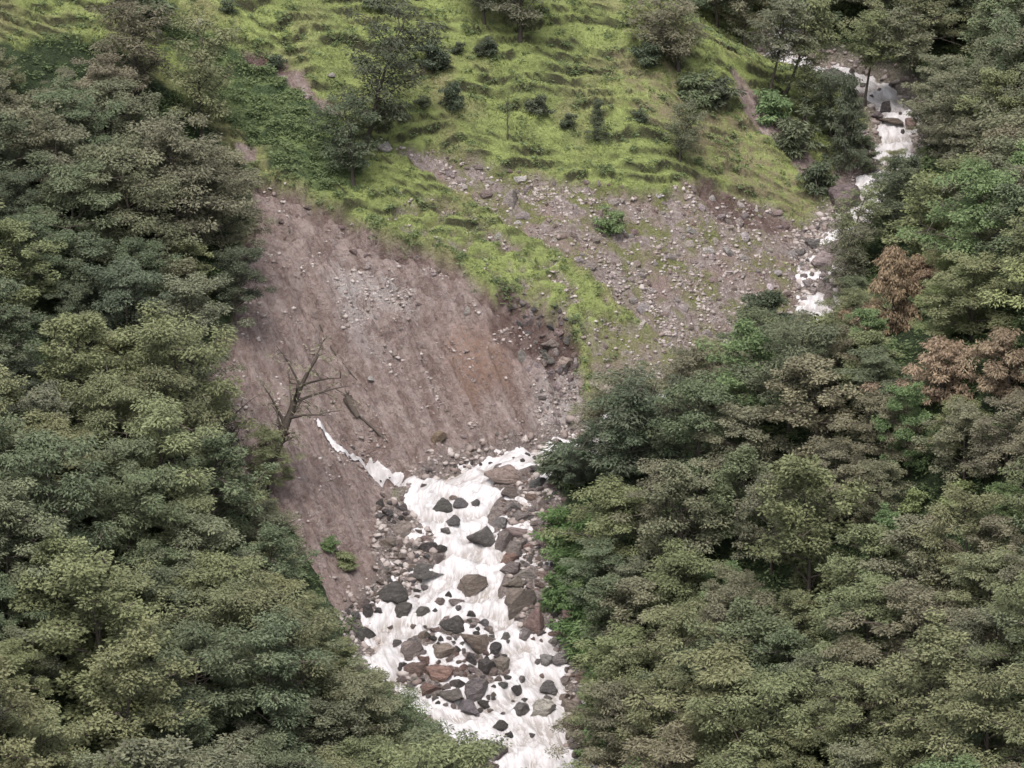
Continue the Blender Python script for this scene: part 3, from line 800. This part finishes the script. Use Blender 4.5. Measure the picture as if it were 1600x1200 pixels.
def make_tree(seed, H, W, base, nl=15, per=5, nleaf=110, kind='dome', rc=(0.65, 1.05), flat=0.5, ln=0.34, wd=0.13, droop=0.2, lean=0.06, tilt=0.6, hang=0.0, trunk_r=0.17, rise=0.25, twig=True):
    r = np.random.default_rng(seed)
    n = 9
    t = np.linspace(0, 1, n)
    ld_ = r.normal(size=2) * lean * H
    bend = np.c_[ld_[0] * t ** 1.5 + 0.15 * np.sin(t * 5 + r.random() * 6), ld_[1] * t ** 1.5 + 0.15 * np.cos(t * 4 + r.random() * 6), t * H * 0.93]
    bend[0, :2] = 0; bend[0, 2] = -0.6
    trad = trunk_r * (1 - 0.85 * t) * (1 + 0.5 * np.exp(-t * 14))
    lines = [(bend, trad)]
    C, RC = [], []
    az = r.random() * 6.28
    for i in range(nl):
        h = (i + 0.5) / nl
        az += 2.4 + r.normal() * 0.35
        zt = base + (H - base) * h
        rr = W * float(profile(np.array(h), kind)) * r.uniform(0.72, 1.1)
        z0 = max(base * 0.6, zt - rr * rise - r.uniform(0.2, 0.8))
        z0 = min(z0, H * 0.9)
        p0 = np.array([np.interp(z0, bend[:, 2], bend[:, 0]), np.interp(z0, bend[:, 2], bend[:, 1]), z0])
        cen = np.array([np.interp(zt, bend[:, 2], bend[:, 0]), np.interp(zt, bend[:, 2], bend[:, 1])])
        p2 = np.array([cen[0] + math.cos(az) * rr, cen[1] + math.sin(az) * rr, zt + r.normal() * 0.2])
        p1 = (p0 + p2) / 2 + np.array([0, 0, 0.12 * rr])
        s = np.linspace(0, 1, 6)[:, None]
        cur = (1 - s) ** 2 * p0 + 2 * s * (1 - s) * p1 + s ** 2 * p2
        lines.append((cur, trunk_r * 0.42 * (1 - 0.8 * s[:, 0]) * (1 - 0.5 * h)))
        for q in range(per):
            f = 0.32 + 0.68 * (q + r.random()) / per
            b0 = (1 - f) ** 2 * p0 + 2 * f * (1 - f) * p1 + f ** 2 * p2
            sp = rr * 0.34 * (1.15 - f * 0.5)
            e = b0 + np.array([r.normal() * sp, r.normal() * sp, r.normal() * 0.22 + 0.12])
            C.append(e); RC.append(r.uniform(*rc) * (1.1 - 0.3 * f))
            if twig: lines.append((np.array([b0, (b0 + e) / 2 + [0, 0, 0.05], e]), np.array([0.035, 0.025, 0.012])))
    for q in range(max(2, nl // 4)):
        C.append(np.array([bend[-1, 0] + r.normal() * W * 0.22, bend[-1, 1] + r.normal() * W * 0.22, H * 0.97 - abs(r.normal()) * 0.35])); RC.append(r.uniform(*rc) * 0.8)
    C = np.array(C); RC = np.array(RC)
    TV, TF = tubes(lines)
    LV, LF, LA = leaves_np(C, RC, nleaf, r, flat, ln, wd, droop, tilt, hang)
    return mesh_np("trunk", TV, TF, B.m, smooth=True), mesh_np("crown", LV, LF, L.m, dict(var=LA))

KIND = {
    'olive': [make_tree(300 + i, 8.5 + 0.5 * (i % 3), 3.5 + 0.25 * (i % 4), 1.8, 17, 5, 185, 'dome', flat=0.5, ln=0.25, wd=0.095, droop=0.25) for i in range(6)],
    'dense': [make_tree(320 + i, 8.0 + 0.6 * i, 3.1, 1.4, 17, 5, 140, 'dome', (0.55, 0.9), 0.6, 0.24, 0.13, 0.1, tilt=0.8) for i in range(4)],
    'wispy': [make_tree(340 + i, 7.5 + 0.7 * i, 2.7, 2.0, 15, 6, 85, 'vase', (0.5, 0.9), 0.6, 0.30, 0.095, 0.25, lean=0.12, rise=0.7) for i in range(4)],
    'tall': [make_tree(355 + i, 10.5, 2.9, 5.6, 13, 6, 85, 'dome', (0.5, 0.9), 0.5, 0.32, 0.11, 0.25, lean=0.1, rise=0.6) for i in range(3)],
    'bare': [make_tree(350 + i, 8.5, 2.6, 2.4, 12, 4, 14, 'vase', (0.4, 0.7), 0.5, 0.28, 0.09, 0.25, lean=0.1, rise=0.6, trunk_r=0.34) for i in range(2)],
    'dark': [make_tree(360 + i, 10.5, 3.0, 1.0, 22, 4, 115, 'cone', (0.6, 1.0), 0.6, 0.36, 0.10, 0.45, hang=0.35) for i in range(2)],
    'vine': [make_tree(380 + i, 5.2, 2.4, 0.8, 12, 5, 190, 'dome', (0.5, 0.8), 0.55, 0.26, 0.09, 0.4, hang=0.35) for i in range(2)],
    'bush': [make_tree(400 + i, 1.5, 0.95, 0.15, 9, 3, 90, 'dome', (0.28, 0.45), 0.75, 0.2, 0.10, 0.1, tilt=0.9, trunk_r=0.04) for i in range(3)],
    'fern': [make_tree(420 + i, 1.9, 1.3, 0.1, 10, 3, 80, 'dome', (0.4, 0.6), 0.5, 0.34, 0.10, 0.35, tilt=0.7, trunk_r=0.04) for i in range(3)],
}
KNAME = dict(olive='broadleaf_tree', dense='evergreen_tree', wispy='feathery_tree', bare='bare_tree', tall='tall_tree', dark='drooping_tree', vine='vine_draped_tree', bush='bush', fern='leafy_shrub')
FIRST = {}
def plant(kind, x, y, sc=1.0, colr=(0.1, 0.11, 0.05), rz=None, sy=1.0, variant=None, name=None, tilt=(0, 0), wide=1.0):
    tk, cr = KIND[kind][variant if variant is not None else random.randrange(len(KIND[kind]))]
    zz = float(ground(x, y))
    root = bpy.data.objects.new(name or KNAME[kind], None)
    COL.objects.link(root)
    root.empty_display_size = 0.3
    root.location = (x, y, zz - 0.05)
    root.rotation_euler = (tilt[0], tilt[1], random.uniform(0, 6.28) if rz is None else rz)
    root.scale = (sc * wide, sc * wide, sc * sy)
    t = add("trunk", tk, root)
    c = add("crown", cr, root)
    j = random.uniform(0.88, 1.12)
    c.color = (*[v * j * random.uniform(0.96, 1.04) for v in colr], 1)
    return root

OLIVE, DULL, TEAL, BRIGHT, BROWNISH, DARKG, TAN, FRESH = (0.155, 0.165, 0.086), (0.145, 0.148, 0.095), (0.108, 0.128, 0.074), (0.195, 0.225, 0.100), (0.158, 0.148, 0.098), (0.078, 0.094, 0.060), (0.24, 0.18, 0.125), (0.130, 0.178, 0.080)
TN = {OLIVE: "olive green", DULL: "dull grey-green", TEAL: "dark bluish green", BRIGHT: "bright yellow-green", BROWNISH: "brownish", DARKG: "dark green", TAN: "rusty tan", FRESH: "fresh green"}

CLEAR = [np.array(p, float) for p in (
    [(428, 282), (418, 480), (440, 560), (470, 640), (425, 720), (448, 790), (475, 860), (522, 950), (565, 1015), (640, 1095), (745, 1190), (770, 1230), (905, 1210), (915, 1015), (880, 960), (868, 830), (868, 760), (868, 715),
     (905, 640), (905, 560), (925, 530), (1060, 560), (1110, 505), (1180, 465), (1250, 500), (1300, 505), (1312, 440), (1322, 345), (1290, 320), (1250, 260), (1150, 140), (1100, 70), (1000, 60), (980, -60), (-90, -60), (-90, 40), (100, 88), (160, 45), (250, 60), (340, 110), (390, 200)],
    [(1240, 92), (1292, 90), (1285, 130), (1245, 125)],
    [(1350, 125), (1424, 122), (1428, 180), (1415, 238), (1385, 228), (1365, 175)],
    [(1308, 265), (1385, 300), (1385, 335), (1308, 340)],
    [(1362, 398), (1445, 388), (1440, 505), (1375, 505)],
    [(1425, 552), (1595, 545), (1595, 600), (1425, 605)],
    [(1465, 765), (1525, 765), (1525, 800), (1410, 805), (1412, 778)])]
def blocks(x, y, zz, h, wd_):
    """would a crown here stand in the way of something the photograph shows?"""
    px0, py0 = project(np.array([[x, y, zz]]))
    k = 20.0
    cx, cy = px0[0], py0[0] - h * 0.55 * k * 0.93
    a = np.linspace(0, 2 * np.pi, 12, endpoint=False)
    X = np.r_[cx + np.cos(a) * wd_ * k * 0.86, cx + np.cos(a) * wd_ * k * 0.4, cx]; Y = np.r_[cy + np.sin(a) * h * k * 0.44, cy + np.sin(a) * h * k * 0.2, cy]
    return any(inside(p, X, Y).any() for p in CLEAR), cx, cy

# ---- trees that can be told apart: (kind, base pixel x, y, scale, colour, options, label)
singles = [
    ('wispy', 568, 228, 1.3, DARKG, dict(wide=1.0, tilt=(0, 0.26), rz=0, variant=3), "tall feathery grey-green tree standing alone above the scar"),
    ('wispy', 552, 285, 0.9, DARKG, dict(wide=1.1, variant=1), "dark feathery tree just below the tall one above the scar"),
    ('wispy', 312, 228, 1.1, OLIVE, dict(wide=1.0), "thin see-through tree at the upper edge of the left wood"),
    ('wispy', 215, 170, 1.15, BROWNISH, dict(wide=1.1), "brownish tree at the top corner of the left wood"),
    ('wispy', 758, 38, 0.75, DULL, dict(), "small bare-stemmed tree at the top edge of the pasture"),
    ('wispy', 812, 62, 0.95, DULL, dict(wide=1.1), "thin tree with a curved trunk at the top of the pasture"),
    ('wispy', 1060, 110, 0.85, BROWNISH, dict(wide=1.3), "bushy brownish tree on the pasture edge by the wood"),
    ('wispy', 1062, 252, 0.72, DULL, dict(wide=0.8), "small scraggy tree above the dark red soil edge"),
    ('dark', 932, 220, 0.36, DARKG, dict(wide=0.9), "small dark upright tree low in the pasture"),
    ('dark', 1320, 270, 0.85, DARKG, dict(wide=0.75), "dark drooping tree standing beside the upper river"),
    ('tall', 1200, 165, 0.95, DULL, dict(tilt=(0, 0.22), rz=0), "leaning tree with a thick trunk beside the far cascade"),
    ('tall', 1222, 155, 0.95, OLIVE, dict(tilt=(0, 0.38), rz=0), "slanting thin tree overhanging the far cascade"),
    ('tall', 1352, 165, 0.85, OLIVE, dict(tilt=(0, 0.14), rz=0), "thin-stemmed tree rising between the far cascades"),
    ('tall', 1436, 165, 0.9, DULL, dict(tilt=(0, -0.2), rz=0), "thin tree leaning left over the far cascade"),
    ('wispy', 1318, 470, 0.75, DULL, dict(wide=0.9), "grey feathery tree beside the upper white water"),
    ('bush', 1345, 492, 1.3, BRIGHT, dict(), "round bright green bush beside the upper white water"),
    ('vine', 1395, 520, 1.15, TAN, dict(wide=0.8, sy=1.2), "tree stump draped in rusty dead vines by the upper river"),
    ('vine', 1450, 470, 0.7, TAN, dict(wide=1.3), "rusty vine mat spread over the tree right of the draped stump"),
    ('vine', 1470, 625, 0.95, TAN, dict(wide=1.2), "tan vine-draped tree in the middle of the right wood"),
    ('vine', 1575, 620, 0.95, TAN, dict(wide=1.2), "tan vine-draped tree at the right edge of the frame"),
    ('vine', 1360, 540, 0.55, TAN, dict(wide=1.2), "small rusty vine clump below the draped stump"),
    ('bush', 1495, 800, 1.4, BRIGHT, dict(), "round pale green bush in the middle of the right wood"),
    ('bush', 1425, 808, 1.0, BRIGHT, dict(sy=1.3), "small pale spiky bush beside the round pale green one"),
    ('wispy', 968, 802, 1.4, DARKG, dict(wide=1.0, variant=1, rz=1.0), "tall dark riverside tree at the scar's right foot"),
    ('olive', 985, 790, 1.1, DARKG, dict(), "dark spreading tree right beside the tall riverside tree"),
    ('dense', 1195, 590, 0.85, DARKG, dict(wide=1.1), "dark dense tree in front of the debris slope's lower end"),
    ('fern', 705, 168, 0.75, DARKG, dict(sy=1.5), "fan-shaped many-stemmed shrub in the middle of the pasture"),
    ('bush', 676, 105, 1.35, DARKG, dict(), "large dark bush beside the tall feathery tree's top"),
    ('bush', 842, 176, 0.95, DARKG, dict(), "round dark bush in the middle of the pasture"),
    ('bush', 888, 198, 0.7, DARKG, dict(), "small dark bush below the round one in the pasture"),
    ('bush', 716, 82, 0.55, DARKG, dict(), "little dark bush right of the large dark bush"),
    ('bush', 765, 84, 0.85, DARKG, dict(), "dark bush high in the pasture beneath the curved tree"),
    ('bush', 748, 88, 0.5, DARKG, dict(sy=1.5), "narrow dark bush left of the dark bush under the curved tree"),
    ('bush', 660, 168, 0.7, TEAL, dict(), "bluish bush beside the fan-shaped shrub"),
    ('fern', 1085, 150, 1.1, TEAL, dict(wide=1.3), "spreading bluish green shrub on the pasture's wooded edge"),
    ('fern', 1120, 160, 1.0, DARKG, dict(wide=1.3), "dark leafy shrub next to the spreading bluish one"),
    ('fern', 1010, 100, 1.0, DARKG, dict(), "dark leafy shrub on the upper right pasture"),
    ('fern', 955, 362, 0.9, FRESH, dict(), "tuft of fresh green shrub in the middle of the debris"),
    ('fern', 540, 885, 0.6, OLIVE, dict(wide=1.3), "low green shrub on the bare bank left of the river"),
    ('fern', 516, 858, 0.5, FRESH, dict(), "fresh green tuft just above the low shrub on the left bank"),
    ('bare', 415, 724, 1.25, DULL, dict(tilt=(0, 0.42), rz=0.0, wide=1.1), "half-bare tree leaning right across the scar's left side"),
    ('bare', 360, 748, 0.95, DULL, dict(tilt=(0, 0.2), rz=1.5), "half-bare upright tree left of the leaning one by the scar"),
    ('bare', 793, 216, 0.5, DULL, dict(wide=0.3), "slender dead pole of a tree in the pasture"),
    ('wispy', 1165, 70, 1.0, DULL, dict(), "grey feathery tree at the top where pasture meets wood"),
    ('olive', 1120, 40, 0.9, TEAL, dict(), "bluish tree at the top edge right of the pasture"),
    ('olive', 1190, 30, 1.0, DULL, dict(), "layered grey tree at the top edge left of the far cascade"),
    ('dense', 1150, 15, 0.8, DARKG, dict(), "dark tree at the very top left of the far cascade"),
    ('wispy', 1255, 190, 0.7, OLIVE, dict(), "short thin tree between the pasture and the far cascade"),
    ('fern', 1240, 235, 1.5, TEAL, dict(), "bluish shrub on the bank below the far cascade trees"),
    ('fern', 1205, 185, 1.3, FRESH, dict(), "green shrub at the base of the leaning tree"),
    ('fern', 1275, 300, 1.3, DARKG, dict(), "dark shrub at the foot of the dark drooping tree"),
    ('dense', 1360, 272, 0.35, TEAL, dict(), "small round tree between the drooping tree and the far cascade"),
    ('dense', 1335, 240, 0.5, DARKG, dict(), "small dark tree directly left of the far cascade's foot"),
    ('wispy', 1300, 215, 0.7, DARKG, dict(wide=1.2), "dark thin tree between the two far cascades"),
    ('olive', 1398, 302, 0.42, OLIVE, dict(), "small olive tree just below the far cascade"),
    ('dense', 1412, 350, 0.72, DARKG, dict(), "dark dense tree below the far cascade beside the purplish rock"),
    ('olive', 1378, 345, 0.45, TEAL, dict(), "small bluish tree in front of the upper river below the cascade"),
    ('fern', 884, 748, 1.4, DARKG, dict(wide=1.2), "dark shrub at the water's edge under the riverside tree"),
    ('olive', 905, 768, 0.5, DARKG, dict(), "small dark tree between the right bar and the riverside tree"),
    ('fern', 1248, 548, 1.5, DARKG, dict(wide=1.2), "dark shrub under the upper white water"),
    ('fern', 1296, 552, 1.5, OLIVE, dict(wide=1.2), "olive shrub under the upper white water"),
    ('wispy', 1330, 430, 0.8, OLIVE, dict(wide=1.1), "olive feathery tree over the upper river bend"),
    ('dense', 1395, 380, 0.7, DARKG, dict(), "dark round tree above the vine-draped stump"),
    ('wispy', 355, 745, 0.75, DARKG, dict(tilt=(0, 0.12), wide=0.8), "thin dark tree at the foot of the bare slope's left side"),
    ('olive', 420, 770, 0.62, OLIVE, dict(wide=0.9), "short olive tree at the corner of the bare bank"),
    ('bush', 1000, 190, 0.6, DARKG, dict(), "little dark bush right of the small dark upright tree"),
    ('bush', 430, 105, 0.7, DARKG, dict(), "dark bush on the edge of the bare pasture gully"),
    ('bush', 355, 18, 0.7, TEAL, dict(), "small bluish bush near the top of the pasture"),
    ('bush', 585, 12, 0.75, TEAL, dict(), "small bluish bush at the very top of the pasture"),
    ('fern', 225, 22, 1.3, TEAL, dict(wide=1.4), "broad bluish shrub at the top left of the pasture"),
]
tree_pts = []
for kd, px, py, sc, cc, opt, lab in singles:
    p = at([px], [py], TZ)[0]
    tag(plant(kd, p[0], p[1], sc, cc, **opt), lab, "tree" if kd not in ('bush', 'fern') else ("bush" if kd == 'bush' else "shrub"))
    if kd not in ('bush', 'fern'): tree_pts.append((p[0], p[1], 1.5))

# ---- the woods
def wood_label(cx, cy, left):
    if left:
        v = "top" if cy < 200 else "upper" if cy < 420 else "middle" if cy < 680 else "lower" if cy < 950 else "bottom"
        e = ", beside the scar" if (cy < 760 and cx > 290) else ", nearest the river" if (cy >= 760 and cx > 380) else ", frame edge" if cx < 110 else " interior"
        return f"{v} left wood{e}"
    v = "top" if cy < 180 else "upper" if cy < 430 else "middle" if cy < 720 else "lower" if cy < 980 else "bottom"
    e = ", nearest the river" if cx < 1030 else ", frame edge" if cx > 1490 else " interior"
    return f"{v} right wood{e}"

def wood(n, left, gap, seed):
    random.seed(seed); k = 0
    for tr in range(n * 60):
        if k >= n: break
        if left: x, y = random.uniform(-48, 4), random.uniform(-82, 40)
        else: x, y = random.uniform(2, 52), random.uniform(-92, 85)
        if grid_sample(m_forest, x, y) < 0.5: continue
        d, side, *_ = river_at([x], [y])
        if (side[0] > 0) != left: continue
        zz = float(ground(x, y)); sc = random.choice([random.uniform(0.6, 0.9), random.uniform(0.8, 1.1), random.uniform(1.0, 1.35)])
        if any((x - a) ** 2 + (y - b) ** 2 < (gap * (0.5 * g + 0.5 * sc)) ** 2 for a, b, g in tree_pts): continue
        b, cx, cy = blocks(x, y, zz, 8.5 * sc, 3.4 * sc)
        if b:
            sc *= 0.6
            b, cx, cy = blocks(x, y, zz, 8.5 * sc, 3.2 * sc)
            if b: continue
        if not (-110 < cx < 1710 and -120 < cy < 1330): continue
        f = float(fbm(np.array([x / 11.0]), np.array([y / 14.0]), 2, seed)[0])
        u = random.random()
        if left:
            if cy < 330 and u < 0.55: kd, cc = random.choice(['wispy', 'olive', 'olive']), random.choice([BROWNISH, DULL, DULL])
            elif cy < 650 and u < 0.5: kd, cc = random.choice(['dense', 'olive']), random.choice([TEAL, OLIVE, DARKG])
            else: kd, cc = random.choice(['olive', 'olive', 'olive', 'dense']), random.choice([OLIVE, OLIVE, DULL, TEAL])
        else:
            if cy < 300 and u < 0.75: kd, cc = random.choice(['dense', 'olive', 'wispy']), random.choice([DULL, TEAL, DULL])
            elif cx > 1380 and 200 < cy < 520 and u < 0.5: kd, cc = random.choice(['olive', 'dense']), random.choice([BRIGHT, FRESH, OLIVE])
            elif u < 0.08: kd, cc = 'dense', FRESH
            else: kd, cc = random.choice(['olive', 'olive', 'olive', 'dense']), random.choice([OLIVE, OLIVE, DULL, TEAL, BROWNISH])
        o = plant(kd, x, y, sc, cc, wide=random.uniform(0.95, 1.2), sy=random.uniform(0.85, 1.1))
        tree_pts.append((x, y, sc)); k += 1
        size = "small " if sc < 0.7 else ""
        form = {'olive': 'layered', 'dense': 'dense', 'wispy': 'feathery'}[kd]
        pend(o, f"{size}{form} {TN[cc]} tree, {wood_label(cx, cy, left)}", "tree", "trees of the left wood" if left else "trees of the right wood", (x, y, zz + 4.5 * sc))
    print("wood", left, k)
wood(135, True, 3.7, 501)
wood(180, False, 3.7, 502)

# green shrubs on the wooded bank above the boulders
random.seed(77)
sh = [(880, 860), (900, 880), (890, 905), (915, 930), (880, 925), (930, 965), (905, 985), (920, 1010), (935, 1030), (940, 1060), (950, 1090), (935, 1120), (960, 1040), (945, 990), (925, 890), (945, 925), (960, 960),
      (880, 835), (905, 845), (945, 1150), (930, 1180), (965, 1120), (970, 1080), (870, 940)]
for i, (px, py) in enumerate(sh):
    p = at([px], [py + 12], TZ)[0]
    o = plant(random.choice(['fern', 'fern', 'bush']), p[0], p[1], random.uniform(0.8, 1.3), random.choice([FRESH, (0.075, 0.125, 0.045), (0.085, 0.14, 0.05)]), wide=1.15)
    v = "upper" if py < 920 else "middle" if py < 1040 else "lower"
    pend(o, f"green shrub on the {v} right bank above the boulders", "shrub", "shrubs on the right bank", p)
settle_labels()

# ------------------------------------------------------------------ dead wood on the bare ground
def wood_piece(name, pix, r0, r1, lab, lift=0.06, extra=()):
    q = np.array(pix, float)
    P = at(q[:, 0], q[:, 1], TOPZ)
    P[:, 2] += lift
    o0 = P[0].copy()
    lines = [(catmull(P - o0, 4), np.linspace(r0, r1, (len(P) - 1) * 4 + 1))]
    for dx, dy, dz, rr in extra:
        e = np.array([dx, dy, dz]); lines.append((np.array([[0, 0, 0], e * 0.5 + [0, 0, 0.08], e]), np.array([rr, rr * 0.7, rr * 0.25])))
    V, F_ = tubes(lines, 6)
    o = add(name, mesh_np(name, V, F_, B.m, smooth=True), None, tuple(o0))
    return tag(o, lab, name.split('_')[-1])
wood_piece("fallen_log", [(562, 652), (583, 670), (606, 692)], 0.13, 0.07, "pale fallen log lying down the middle of the scar")
wood_piece("fallen_branch", [(500, 508), (520, 548), (545, 580), (573, 612)], 0.10, 0.05, "long dark branch lying on the scar beside the leaning tree", 0.05)
wood_piece("uprooted_stump", [(543, 624), (550, 638), (560, 655)], 0.42, 0.22, "dark uprooted stump on the scar above the fallen log", 0.15,
           [(-0.5, -0.2, 0.35, 0.1), (0.35, -0.3, 0.3, 0.1), (-0.2, 0.3, 0.6, 0.1), (0.1, -0.4, 0.7, 0.08)])
wood_piece("driftwood_pole", [(624, 908), (619, 930)], 0.07, 0.05, "thin driftwood pole by the dark ledge on the left bank", 0.3)

# ------------------------------------------------------------------ ground cover nobody could count
def scatter(n, dens, x0, x1, y0, y1, r):
    """points spread over the land in proportion to a mask on the terrain grid, kept to what the valley view takes in"""
    out = []; k = 0
    while k < n:
        x = r.uniform(x0, x1, n); y = r.uniform(y0, y1, n)
        ok = r.random(n) < grid_sample(dens, x, y)
        px, py = project(np.c_[x, y, ground(x, y)])
        ok &= (px > -60) & (px < 1660) & (py > -60) & (py < 1280)
        out.append(np.c_[x, y][ok]); k += ok.sum()
        if len(out) > 60: break
    P = np.vstack(out)[:n]
    return np.c_[P, ground(P[:, 0], P[:, 1])]
gr = np.random.default_rng(99)
G = NT("grass_blades")
gv = G.attr('var'); gl = G.attr('lush')
gc = G.mix(gv, (0.24, 0.28, 0.115), (0.44, 0.48, 0.20))
gc = G.mix(G.ramp(G.tex(0.16, 4), 0.50, 0.66, 0, 0.75), gc, (0.36, 0.315, 0.185))
gc = G.mix(gl, gc, (0.10, 0.155, 0.075))
gb = G.bsdf(gc, 0.7, 0.2)
gt = G.n("ShaderNodeBsdfTranslucent"); G.l(gc, gt.inputs['Color'])
gm = G.n("ShaderNodeMixShader"); gm.inputs[0].default_value = 0.4
G.l(gb.outputs[0], gm.inputs[1]); G.l(gt.outputs[0], gm.inputs[2]); G.l(gm.outputs[0], G.out.inputs[0])
dens = np.clip(grassy * (0.35 + 0.65 * sstep(-0.3, 0.3, fbm(gx / 2, gy / 2, 2, 55))) + 0.8 * soften(m_debris, 2) * sstep(0.05, 0.35, fbm(gx / 3.5, gy / 2.2, 3, 57)), 0, 1)
def grass_mesh(n, blades, h0, h1, wd_, r, dens):
    P = scatter(n, dens, -50, 36, 5, 90, r); n = len(P)
    ang = r.uniform(0, 6.283, (n, blades)); ln_ = r.uniform(h0, h1, (n, blades))
    sp = r.uniform(0.15, 0.75, (n, blades))
    dx, dy = np.cos(ang), np.sin(ang)
    base = P[:, None, :] + np.stack([dx * 0.06, dy * 0.06, np.zeros_like(dx) - 0.03], -1)
    tip = base + np.stack([dx * sp * ln_, dy * sp * ln_, ln_ * (1.05 - 0.5 * sp)], -1)
    sd = np.stack([-dy, dx, np.zeros_like(dx)], -1) * wd_
    V = np.stack([base - sd, base + sd, tip], 2).reshape(-1, 3)
    v = np.repeat(np.clip(0.5 * r.random((n, 1)) + 0.5 * r.random((n, blades)), 0, 1).ravel(), 3)
    lush = np.repeat(np.repeat(grid_sample(soften(m_lush, 4), P[:, 0], P[:, 1])[:, None], blades, 1).ravel(), 3) * 0.8
    return mesh_np("grass", V, np.arange(len(V)).reshape(-1, 3), G.m, dict(var=v, lush=lush))
tag(add("pasture_grass", grass_mesh(30000, 6, 0.06, 0.20, 0.045, gr, dens * (1 - 0.6 * soften(m_dry, 8)) * (1 - 0.85 * np.clip(riser * 1.5, 0, 1)))), "short tufted grass covering the pasture", "grass", kind='stuff')

# low leafy weeds in the pasture, along scar edges and under the trees
def weeds(name, n, nl, dens, rcs, r, colr, lab, box, ln=0.26, wd_=0.11, lift=0.12):
    P = scatter(n, dens, *box, r); P[:, 2] += lift
    V, F_, A = leaves_np(P, r.uniform(*rcs, len(P)), nl, r, 0.6, ln, wd_, 0.1, 0.7)
    o = add(name, mesh_np(name, V, F_, L.m, dict(var=A)))
    o.color = (*colr, 1)
    return tag(o, lab, "undergrowth", kind='stuff')
edge = np.clip(soften(m_scar, 14) * (1 - soften(m_scar, 2)) * 4, 0, 1)
lushS = soften(m_lush, 4)
tuss = grassy * np.clip(0.05 + 0.9 * lushS + 0.9 * edge + 0.25 * riser, 0, 1) * sstep(-0.2, 0.3, fbm(gx / 1.5, gy / 1.5, 2, 59))
weeds("pasture_weeds", 3300, 22, tuss, (0.18, 0.42), gr, (0.115, 0.15, 0.068), "dark green weeds tufting the pasture terraces and scar edge", (-50, 36, 5, 90))
fdens = soften(m_forest, 2) * sstep(0.2, 1.5, gd - ghw)
weeds("forest_undergrowth", 5200, 30, fdens, (0.35, 0.8), gr, (0.085, 0.115, 0.05), "leafy undergrowth between the trees", (-50, 52, -92, 85), 0.34, 0.14, 0.3)

# loose stones too small to pick apart
pb = NT("rubble_stone")
pv = pb.attr('var')
pb.bsdf(pb.mix(pv, (0.18, 0.14, 0.125), (0.40, 0.355, 0.335)), 0.85, 0.25)
def rubble(name, n, dens, s0, s1, r, lab, box):
    P = scatter(n, dens, *box, r); n = len(P)
    bm = bmesh.new(); bmesh.ops.create_icosphere(bm, subdivisions=1, radius=1)
    bv = np.array([v.co[:] for v in bm.verts]); bf = np.array([[v.index for v in f.verts] for f in bm.faces]); bm.free()
    sz = (s0 + (s1 - s0) * r.random(n) ** 3)[:, None, None]
    sh_ = np.stack([r.uniform(0.7, 1.4, n), r.uniform(0.7, 1.4, n), r.uniform(0.4, 0.9, n)], -1)[:, None, :]
    V = bv[None] * (1 + 0.28 * r.normal(size=(n, len(bv), 1))) * sz * sh_
    a = r.uniform(0, 6.28, n)[:, None]
    x = V[..., 0] * np.cos(a) - V[..., 1] * np.sin(a); y = V[..., 0] * np.sin(a) + V[..., 1] * np.cos(a)
    V = np.stack([x, y, V[..., 2]], -1) + P[:, None, :]
    F_ = (bf[None] + (np.arange(n) * len(bv))[:, None, None]).reshape(-1, 3)
    return tag(add(name, mesh_np(name, V.reshape(-1, 3), F_, pb.m, dict(var=np.repeat(r.random(n), len(bv))))), lab, "rubble", kind='stuff')
rd = np.clip(soften(m_debris, 2) * (0.12 + 0.8 * sstep(-0.05, 0.35, fbm((c_ + wv) / 2.2, a_ / 5, 3, 101))) + soften(m_pale * m_scar, 3) * 0.35 + soften(m_scar, 2) * 0.30 * sstep(0.0, 0.4, fbm(gx / 2.5, gy / 2.5, 3, 103)), 0, 1)
rubble("slope_rubble", 8000, rd, 0.04, 0.22, gr, "small loose stones littering the scar and the debris slope", (-26, 34, -16, 50))
rubble("shore_rubble", 6000, np.clip(marg * (gd > ghw * 0.5), 0, 1), 0.07, 0.38, gr, "small cobbles along the river margins and bars", (-18, 38, -50, 70))
